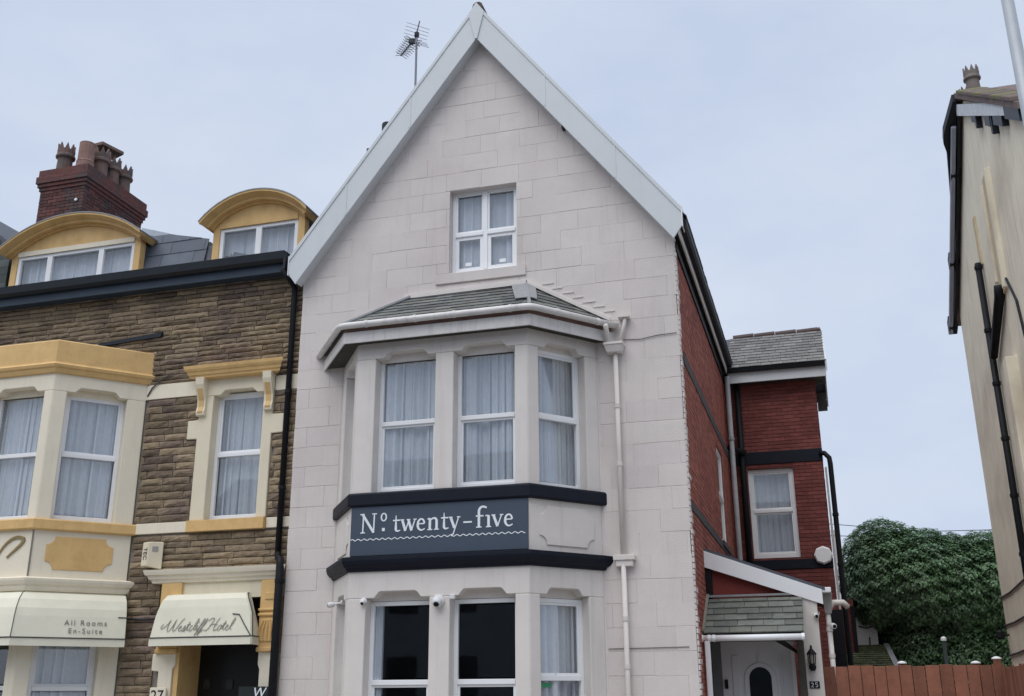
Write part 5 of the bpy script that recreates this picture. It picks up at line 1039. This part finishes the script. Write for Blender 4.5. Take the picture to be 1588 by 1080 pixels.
def crown_pot(parent, p, h, r, m, crown=True):
    mb = MB(); mb.lathe(p, [(r * 1.1, 0), (r * 1.0, h * 0.1), (r * 0.92, h * 0.5), (r * 0.95, h * 0.52), (r * 1.22, h * 0.56), (r * 1.22, h * 0.62), (r * 1.08, h * 0.66), (r * 1.12, h * 0.8), (r * 0.85, h * 0.8), (r * 0.8, h * 0.5)] if crown else [(r * 1.15, 0), (r * 1.1, h * 0.3), (r * 1.14, h * 0.32), (r * 1.02, h * 0.36), (r * 0.98, h * 0.95), (r * 1.0, h), (r * 0.8, h), (r * 0.78, h * 0.5)], 14)
    if crown:
        for k_ in range(8):
            a = k_ * math.pi / 4; c, s = math.cos(a), math.sin(a); tw = 0.30
            q = [Vector(p) + Vector((r * 1.10 * math.cos(a + t_), r * 1.10 * math.sin(a + t_), zz_)) for t_, zz_ in ((-tw, h * 0.79), (tw, h * 0.79), (0.0, h * 1.0))]
            mb.prism(q, (-c * r * 0.22, -s * r * 0.22, 0))
    mb.build('chimney_pot', m, parent)
PZ = 12.31
for (x, y, h, r, m, c) in ((-14.98, 16.75, 0.74, 0.165, POT, True), (-14.42, 16.72, 0.66, 0.165, mat('pink_clay_pot', (0.27, 0.165, 0.135), 0.9, 0.3, 8, 0.5, 60), False), (-14.95, 17.35, 0.7, 0.155, POT, True), (-14.38, 17.14, 0.74, 0.17, POT, True), (-14.38, 17.54, 0.72, 0.165, POT, True), (-14.38, 17.94, 0.72, 0.17, POT, True)):
    crown_pot(cs, (x, y, PZ), h, r, m, c)
mb = MB(); mb.prism([(-14.85, 17.25, 13.24), (-14.45, 17.2, 13.24), (-14.3, 17.75, 13.24), (-14.7, 17.9, 13.24)], (0, 0, 0.07)); mb.tube([(-14.62, 17.55, 12.3), (-14.62, 17.55, 13.25)], 0.14, 8); mb.lathe((-14.68, 17.4, 13.30), [(0.1, 0), (0.09, 0.05), (0.03, 0.1)], 8); mb.build('slab_cowl', POT, cs)

# sliver of the next house along
nh = thing('slate_clad_house', (-16.5, 18, 0), 'dark slate clad roof edge at far left beside wide dormer', 'house')
mb = MB(); mb.box(-19, -15.22, 14.2, 21, 0, 8.5); mb.build('wall', BRICK_D, nh)
mb = MB(); mb.prism([(-16.4, 14.75, 8.5), (-14.35, 14.75, 8.5), (-14.10, 14.75, 8.9), (-14.10, 14.75, 9.72), (-16.4, 14.75, 11.4)], (0, 3, 0)); nr = mb.build('roof', SLATE_D, nh)
nfz = Fr((0, 14.75), (1, 14.75))
for k_ in range(12):
    z0 = 8.45 + k_ * 0.155; xe = -14.09 if z0 < 9.6 else -14.09 - (z0 - 9.6) / 0.74
    mb = MB(); mb.prism([nfz(-16.4, 0.008, z0), nfz(xe, 0.008, z0 - 0.12), nfz(xe, 0.05, z0 - 0.12), nfz(-16.4, 0.05, z0)], (0, 0, 0.15)); mb.build('slate_course', mat('green_black_slate', (0.075, 0.09, 0.085), 0.6, 0.25, 6, 0.2, 40, rnd=0.3), nr)

# ================================================================== CREAM HOUSE ON THE RIGHT (gable end seen edge-on)
rh = thing('cream_gable_house', (6, 17, 0), 'stained cream rendered gable end with black pipes at right edge', 'house')
RX = 3.0; rg = Fr((RX, 20.9), (RX, 13.2)); RY = lambda y: 20.9 - y
mb = MB(); rg.poly(mb, [(0, 0), (7.7, 0), (7.7, 8.78), (3.8, 11.15), (0, 8.72)], -0.4, 0.0); mb.build('gable_wall', HOUSE_R, rh)
mb = MB(); mb.box(RX + 0.4, 9.5, 13.2, 20.9, 0, 8.7); mb.build('house_body', HOUSE_R, rh)
mb = MB(); mb.prism([(RX - 0.12, 12.9, 8.68), (RX - 0.12, 17.1, 11.32), (RX - 0.12, 21.25, 8.60), (RX - 0.12, 21.25, 8.50), (RX - 0.12, 17.1, 11.22), (RX - 0.12, 12.9, 8.58)], (7, 0, 0)); rr_ = mb.build('roof', mat('brown_roof_tile', (0.14, 0.105, 0.095), 0.85, 0.3, 5, 0.4, 30, rnd=0.2), rh)
for k_ in range(6):
    y0 = 16.75 - k_ * 0.62; z0 = 11.32 - (17.1 - y0) * 0.629; mb = MB(); mb.prism([(RX - 0.15, y0, z0 + 0.0), (RX - 0.15, y0 - 0.56, z0 - 0.56 * 0.629), (RX - 0.15, y0 - 0.56, z0 - 0.56 * 0.629 + 0.075), (RX - 0.15, y0, z0 + 0.07)], (0.4, 0, 0)); mb.build('verge_tile', MATS['brown_roof_tile'] if k_ % 2 else mat('mossy_verge_tile', (0.15, 0.14, 0.075), 0.9, 0.3, 6, 0.4, 30), rr_, bevel=0.015)
nz_ = lambda s: 11.15 - (s - 3.8) * 0.608
mb = MB(); rg.poly(mb, [(3.62, 11.20), (7.1, nz_(7.1) + 0.06), (7.1, nz_(7.1) - 0.15), (3.62, 10.98)], 0.06, 0.10); mb.build('near_bargeboard', mat('weathered_white_board', (0.62, 0.66, 0.68), 0.6, 0.15, 6, 0.2, 30, streak=0.4, streak_col=(0.3, 0.3, 0.3)), rh)
mb = MB(); rg.poly(mb, [(7.1, nz_(7.1) + 0.06), (7.9, nz_(7.9) + 0.06), (7.9, nz_(7.9) - 0.2), (7.1, nz_(7.1) - 0.2)], 0.06, 0.10); mb.build('near_bargeboard', BLACK2, rh)
for s0, w_, hh in ((4.75, 0.28, 0.20), (5.02, 0.08, 0.30), (5.72, 0.42, 0.22), (6.08, 0.10, 0.34), (6.3, 0.55, 0.18)):
    mb = MB(); rg.poly(mb, [(s0, nz_(s0) - 0.15), (s0 + w_, nz_(s0 + w_) - 0.15), (s0 + w_, nz_(s0 + w_) - 0.15 - hh), (s0, nz_(s0) - 0.15 - hh)], -0.02, 0.09); mb.build('eave_bracket', BLACK2, rh)
fz_ = lambda s: 8.72 + s * 0.6395
mb = MB(); rg.poly(mb, [(-0.36, fz_(-0.36) + 0.08), (3.75, fz_(3.75) + 0.1), (3.75, fz_(3.75) - 0.10), (-0.36, fz_(-0.36) - 0.12)], 0.05, 0.09); mb.build('far_bargeboard', BLACK2, rh)
mb = MB(); mb.tube([rg(-0.42, 0.15, fz_(-0.42) - 0.06), rg(3.45, 0.15, fz_(3.45) - 0.06)], 0.045, 8); mb.build('verge_conduit', mat('pale_conduit', (0.38, 0.41, 0.48), 0.4, 0.1, 5), rh)
for s0 in (-0.35, 0.95, 2.58):
    mb = MB(); rg.poly(mb, [(s0 - 0.11, fz_(s0) - 0.12), (s0 + 0.11, fz_(s0 + 0.1) - 0.12), (s0 + 0.11, fz_(s0 + 0.1) + 0.13), (s0 - 0.11, fz_(s0) + 0.13)], 0.03, 0.19); mb.build('conduit_clamp', BLACK, rh)
mb = MB(); mb.prism([(RX - 0.10, 17.12, 11.31), (RX - 0.16, 17.12, 11.31), (RX - 0.30, 17.62, 10.98), (RX - 0.30, 17.78, 10.88), (RX - 0.24, 17.95, 10.77), (RX - 0.10, 19.6, 9.69)], (0, 0, -0.14)); mb.build('slipped_verge', BLACK2, rh)
# scars and pipes
def strip(y0, z0, y1, z1, w_, d, m, name):
    a, b = RY(y0), RY(y1); mb = MB(); rg.poly(mb, [(a - w_ / 2, z0), (a + w_ / 2, z0), (b + w_ / 2, z1), (b - w_ / 2, z1)], -0.01, d); mb.build(name, m, rh, bevel=0.01)
strip(16.20, 9.30, 16.20, 7.30, 0.40, 0.035, SCAR, 'flue_scar'); strip(15.90, 9.25, 15.92, 7.30, 0.10, 0.075, HOUSE_R, 'flue_scar_edge'); strip(16.52, 9.25, 16.52, 7.6, 0.08, 0.06, HOUSE_R, 'flue_scar_edge')
strip(17.72, 9.25, 17.66, 8.35, 0.16, 0.03, SCAR, 'pipe_scar')
strip(16.62, 6.05, 16.62, 0.0, 0.30, 0.05, SCAR, 'chimney_breast'); strip(16.25, 6.3, 16.25, 0.0, 0.28, 0.16, HOUSE_R, 'chimney_breast')
pipe(rh, [(RX - 0.08, 17.62, 8.38), (RX - 0.08, 17.62, 0.0)], 0.052, BLACK, collars=[((RX - 0.08, 17.62, zq), (0, 0, 1)) for zq in (8.3, 7.2, 6.3, 5.4, 4.5, 3.6)])
pipe(rh, [(RX - 0.08, 16.15, 7.42), (RX - 0.08, 16.25, 7.28), (RX - 0.08, 17.5, 6.72)], [0.075, 0.075, 0.065], BLACK)
mb = MB(); mb.tube([(RX - 0.02, 15.9, 7.45), (RX - 0.02, 15.4, 6.9), (RX - 0.02, 15.2, 6.2)], 0.02, 6); mb.build('wall_cable', BLACK2, rh)
for pts in ([(21.0, 3.22), (19.8, 3.22), (18.2, 3.29), (17.7, 3.4)], [(20.9, 2.74), (19.8, 2.73), (18.5, 2.76)], [(20.9, 2.23), (19.9, 2.24), (18.8, 2.27)]):
    mb = MB(); mb.tube([(RX - 0.02, y, z_) for y, z_ in pts], 0.017, 6); mb.build('wall_cable', MATS['painted_cable'], rh)
mb = MB(); mb.box(RX - 0.02, RX + 0.0, 17.5, 20.95, 1.98, 2.04); mb.build('plinth_line', UPVC, rh)
wlp = thing('wall_lamp', (RX, 20.7, 2.56), 'small black lamp on lower corner of cream gable house', 'lamp')
mb = MB(); mb.tube([(RX, 20.7, 2.57), (RX - 0.12, 20.7, 2.56)], 0.02, 6); mb.build('arm', BLACK, wlp)
mb = MB(); mb.lathe((RX - 0.14, 20.7, 2.50), [(0.05, 0), (0.07, 0.03), (0.06, 0.12), (0.02, 0.16)], 8); mb.build('head', BLACK, wlp)
mb = MB(); mb.box(RX + 0.04, RX + 0.45, 16.95, 17.75, 10.5, 11.24); rc = mb.build('chimney_stack', POT, rh, bevel=0.01)
crown_pot(rc, (RX + 0.20, 17.12, 11.22), 0.56, 0.115, POT2); crown_pot(rc, (RX + 0.16, 17.58, 11.20), 0.46, 0.105, POT)

# ================================================================== STREET LAMP
sl_ = thing('street_lamp', (2.31, 10.0, 0), 'pale grey lamp post cutting across top right corner', 'street lamp')
mb = MB(); mb.tube([(2.325, 10.0, 0), (2.325, 10.0, 1.2)], 0.095, 14); mb.build('base', LAMP, sl_, smooth=False)
mb = MB(); mb.tube([(2.33, 10.0, 1.2), (2.325, 10.0, 5.0), (2.31, 10.0, 9.3)], [0.075, 0.07, 0.055], 14); mb.build('column', LAMP, sl_, smooth=True)
mb = MB(); mb.tube([(2.31, 10.0, 9.3), (2.31, 9.7, 9.7), (2.31, 9.2, 9.85), (2.31, 8.6, 9.9)], [0.05, 0.042, 0.04, 0.035], 10); mb.build('arm', LAMP, sl_, smooth=True)
mb = MB(); mb.loft([[(2.21, 8.0, 9.88), (2.41, 8.0, 9.88), (2.41, 8.7, 9.86), (2.21, 8.7, 9.86)], [(2.25, 8.05, 9.99), (2.37, 8.05, 9.99), (2.36, 8.65, 9.98), (2.26, 8.65, 9.98)]]); mb.build('lamp_head', LAMP, sl_, bevel=0.02)

# ================================================================== FENCE
fn = thing('board_fence', (0.95, 15.65, 0), 'red-brown vertical board fence between porch and cream gable house', 'fence')
x = -0.142; FYY = 15.50
while x < 2.02:
    w_ = 0.165 * random.uniform(0.9, 1.08); d_ = random.choice((0, 0.012)); zt = 1.955 + random.uniform(-0.008, 0.012)
    mb = MB(); mb.box(x, x + w_ - 0.007, FYY - 0.018 - d_, FYY - d_ + 0.002, 0.05, zt); mb.build('fence_board', WOOD, fn, bevel=0.004); x += w_
for z_ in (0.5, 1.2, 1.80):
    mb = MB(); mb.box(-0.04 + 0.09, 2.03, FYY + 0.003, FYY + 0.05, z_, z_ + 0.08); mb.build('fence_rail', WOOD, fn)
for xx, zt in ((0.88, 1.985), (1.80, 1.975), (2.05, 2.025)):
    mb = MB(); mb.box(xx - 0.045, xx + 0.045, FYY + (0.052 if xx < 2 else -0.05), FYY + (0.14 if xx < 2 else 0.05), 0, zt); po = mb.build('fence_post', WOOD, fn, bevel=0.006)
    mb = MB(); mb.lathe((xx, FYY + (0.096 if xx < 2 else 0.0), zt), [(0.065, 0), (0.065, 0.012), (0.03, 0.03), (0.005, 0.035)], 10); mb.build('post_cap', UPVC, po)
fn2 = thing('side_fence', (2.1, 14.0, 0), 'dark board fence running towards viewer at bottom right corner', 'fence')
y = 15.55
while y > 12.6:
    w_ = 0.165 * random.uniform(0.92, 1.08); mb = MB(); mb.box(2.09, 2.11, y - w_ + 0.006, y, 0.05, 1.92 + random.uniform(-0.01, 0.01)); mb.build('fence_board', WOOD, fn2, bevel=0.004); y -= w_
mb = MB(); mb.box(2.112, 2.16, 12.6, 15.55, 1.7, 1.78); mb.build('fence_rail', WOOD, fn2)
pt = thing('yard_post', (1.85, 20.0, 0), 'thin white-topped post against the dark ivy', 'post')
mb = MB(); mb.box(1.82, 1.88, 19.97, 20.03, 0, 2.46); mb.build('post', mat('grey_post', (0.06, 0.08, 0.08), 0.7, 0.2, 5), pt)
mb = MB(); mb.lathe((1.85, 20, 2.46), [(0.05, 0), (0.05, 0.04), (0.02, 0.07)], 10); mb.build('cap', UPVC, pt)

# ================================================================== YARD BUILDINGS AND IVY
yb = thing('red_outbuilding', (0.36, 25, 0), 'narrow red brick outbuilding corner beside ivy', 'outbuilding')
mb = MB(); mb.box(0.18, 0.52, 24.4, 26.0, 0, 3.55); w_o = mb.build('wall', BMORT, yb); bricks(Fr((0.18, 24.392), (0.52, 24.392)), 0, 0.34, 1.6, 3.55, [], w_o, BRICK)
mb = MB(); mb.box(0.46, 0.54, 24.33, 24.39, 1.9, 3.4); mb.build('downpipe', BLACK, yb)
wb = thing('white_outbuilding', (0.75, 25.2, 0), 'white rendered shed wall tucked under the ivy', 'outbuilding')
mb = MB(); mb.box(0.53, 0.98, 25.0, 27.0, 0, 3.45); mb.build('wall', mat('white_shed_render', (0.55, 0.56, 0.57), 0.9, 0.1, 3, 0.2, 40), wb)
mb = MB(); mb.tube([(0.60, 24.98, 3.02), (0.75, 24.98, 2.97), (0.9, 24.98, 3.0)], 0.012, 5); mb.tube([(0.80, 24.97, 2.6), (0.81, 24.97, 2.78)], 0.015, 5); mb.build('pipework', BLACK2, wb)
lt = thing('lean_to', (0.7, 24, 0), 'low mossy tiled lean-to roof behind the fence', 'shed')
mb = MB(); mb.prism([(0.22, 24.95, 2.60), (1.10, 24.95, 2.60), (1.18, 23.3, 2.08), (0.22, 23.3, 2.08)], (0, 0, -0.06)); lr = mb.build('roof', TIMBER, lt)
slates(lr, (0.22, 23.28, 2.075), (1, 0, 0), (0, 1.65, 0.52), ccw([(0, 0), (0.94, 0), (0.88, 1.72), (0, 1.72)]), 0.11, 0.16, GRASS, thick=0.02)
mb = MB(); mb.box(0.3, 1.1, 23.5, 24.9, 0, 2.0); mb.build('wall', BRICK_D, lt)
mb = MB(); mb.prism([(1.08, 24.95, 2.62), (1.18, 24.95, 2.62), (1.28, 23.3, 2.10), (1.17, 23.3, 2.10)], (0, 0, 0.03)); mb.build('verge_flashing', LEAD, lt)
dw_ = thing('distant_house', (0.4, 40, 0), 'pale distant house wall glimpsed left of the ivy', 'house')
mb = MB(); mb.box(0.35, 1.6, 40, 46, 0, 6.0); mb.build('wall', mat('pale_far_render', (0.5, 0.5, 0.5), 0.9, 0.1, 2), dw_)
mb = MB(); mb.box(0.35, 0.62, 40.2, 40.6, 6.0, 7.3); mb.build('chimney', mat('pale_far_render2', (0.42, 0.41, 0.40), 0.9, 0.1, 2), dw_)

iv = thing('ivy_bank', (2.0, 26, 0), 'large rounded mass of dark green ivy between the houses', 'ivy')
BL = [(1.30, 25.6, 4.15, 0.98, 1.7, 1.22), (1.05, 25.5, 3.85, 0.72, 1.3, 0.95), (2.0, 25.3, 3.93, 1.1, 1.8, 1.16), (2.65, 25.4, 3.82, 1.1, 1.8, 1.13), (3.4, 25.5, 3.80, 1.05, 1.8, 1.18), (4.2, 25.6, 3.9, 0.9, 1.8, 1.15),
      (1.9, 25.9, 2.7, 0.85, 1.5, 1.3), (2.7, 25.8, 2.4, 1.1, 1.6, 1.5), (3.6, 25.8, 2.5, 1.1, 1.6, 1.5), (2.3, 26.2, 1.5, 1.2, 1.5, 1.5), (3.8, 26, 1.2, 1.2, 1.5, 1.5), (1.5, 26.6, 2.6, 0.75, 1.0, 1.4)]
rgx = random.Random(5)
def lump(u, v): return 1.0 + 0.025 * math.sin(u * 9 + v * 3) + 0.025 * math.sin(v * 11 - u * 4) + 0.02 * math.sin(u * 21 + v * 17)
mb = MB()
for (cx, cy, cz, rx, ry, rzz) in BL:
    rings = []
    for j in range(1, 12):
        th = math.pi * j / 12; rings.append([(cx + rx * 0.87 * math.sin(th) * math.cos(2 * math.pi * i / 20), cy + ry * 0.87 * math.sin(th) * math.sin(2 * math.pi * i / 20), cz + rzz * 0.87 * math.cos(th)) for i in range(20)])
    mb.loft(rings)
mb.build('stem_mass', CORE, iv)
lv = MB(); cnt = 0
for bi, (cx, cy, cz, rx, ry, rzz) in enumerate(BL):
    nn = int(16500 * rx * rzz) if bi < 6 else int(7500 * rx * rzz)
    for _ in range(nn):
        z_ = rgx.uniform(-1, 1); a = rgx.uniform(math.pi * 0.95, math.pi * 2.05); s_ = math.sqrt(1 - z_ * z_)
        n = Vector((s_ * math.cos(a), s_ * math.sin(a), z_)); k_ = lump(a + bi, z_ * 2) + (rgx.uniform(-0.05, 0.015) if rgx.random() < 0.65 else rgx.uniform(-0.15, -0.03))
        if rgx.random() < 0.012: k_ += rgx.uniform(0, 0.04)
        p = Vector((cx + rx * n.x * k_, cy + ry * n.y * k_, cz + rzz * n.z * k_))
        if any(((p.x - q[0]) / q[3]) ** 2 + ((p.y - q[1]) / q[4]) ** 2 + ((p.z - q[2]) / q[5]) ** 2 < 0.72 for q in BL): continue
        nn_ = (Vector((n.x / rx, n.y / ry, n.z / rzz)).normalized() + Vector((rgx.uniform(-.45, .45), rgx.uniform(-.45, .45), rgx.uniform(0.1, .95)))).normalized()
        dn = Vector((rgx.uniform(-.5, .5), 0, -1)); u_ = nn_.cross(dn).normalized(); w2 = u_.cross(nn_).normalized(); L_ = rgx.uniform(0.032, 0.062)
        if w2.z > 0: w2 = -w2
        b = len(lv.v); lv.v += [p - w2 * L_ * 0.5, p + u_ * L_ * 0.55 + nn_ * 0.01, p + w2 * L_ * 0.9 + nn_ * 0.012, p - u_ * L_ * 0.55 + nn_ * 0.01]
        lv.f += [[b, b + 1, b + 2], [b, b + 2, b + 3]]; r_ = rgx.random(); lv.r += [r_, r_]
me = bpy.data.meshes.new('foliage'); og = ORG[iv.name]; me.from_pydata([v - og for v in lv.v], [], lv.f)
a_t = me.attributes.new('rnd', 'FLOAT', 'FACE'); a_t.data.foreach_set('value', lv.r); a_t = me.attributes.new('rnd2', 'FLOAT', 'FACE'); a_t.data.foreach_set('value', [(x * 7.3) % 1 for x in lv.r])
me.materials.append(LEAF); fo = bpy.data.objects.new('foliage', me); COL.objects.link(fo); fo.parent = iv; fo['kind'] = 'stuff'
for y0, z0, z1 in ((27.8, 5.55, 5.35), (27.8, 5.4, 5.2)):
    cb = MB(); cb.tube([(0.2, y0, z0 + (0.15 if z0 > 5.5 else 0)), (2.4, y0, (z0 + z1) / 2 - 0.05), (5.0, y0, z1)], 0.009, 5); tag(cb.build('overhead_cable', BLACK), 'thin %s overhead cable above the ivy' % ('upper' if z0 > 5.5 else 'lower'), 'cable')

# ================================================================== HOUSES ACROSS THE STREET (behind the viewer, seen only as reflections)
for k_ in range(5):
    x0 = -27 + k_ * 9.5; t_ = thing('terraced_house', (x0 + 4.7, -15, 0), 'brick terraced house across the street, seen only reflected in the panes', 'house', 'terrace across the street')
    mb = MB(); mb.box(x0, x0 + 9.45, -20, -12, 0, 8.2); w_ = mb.build('wall', mat('grey_terrace_wall', (0.15, 0.165, 0.18), 0.9, 0.2, 2), t_)
    mb = MB(); mb.prism([(x0, -11.6, 8.2), (x0, -16, 11.6), (x0, -20.4, 8.2)], (9.45, 0, 0)); mb.build('roof', SLATE_D, t_)
    for xx in (1.2, 3.6, 6.6):
        for z0 in (1.2, 4.6):
            mb = MB(); mb.box(x0 + xx, x0 + xx + 1.2, -12.0, -11.96, z0, z0 + 1.8); mb.build('window', DARKIN, t_)
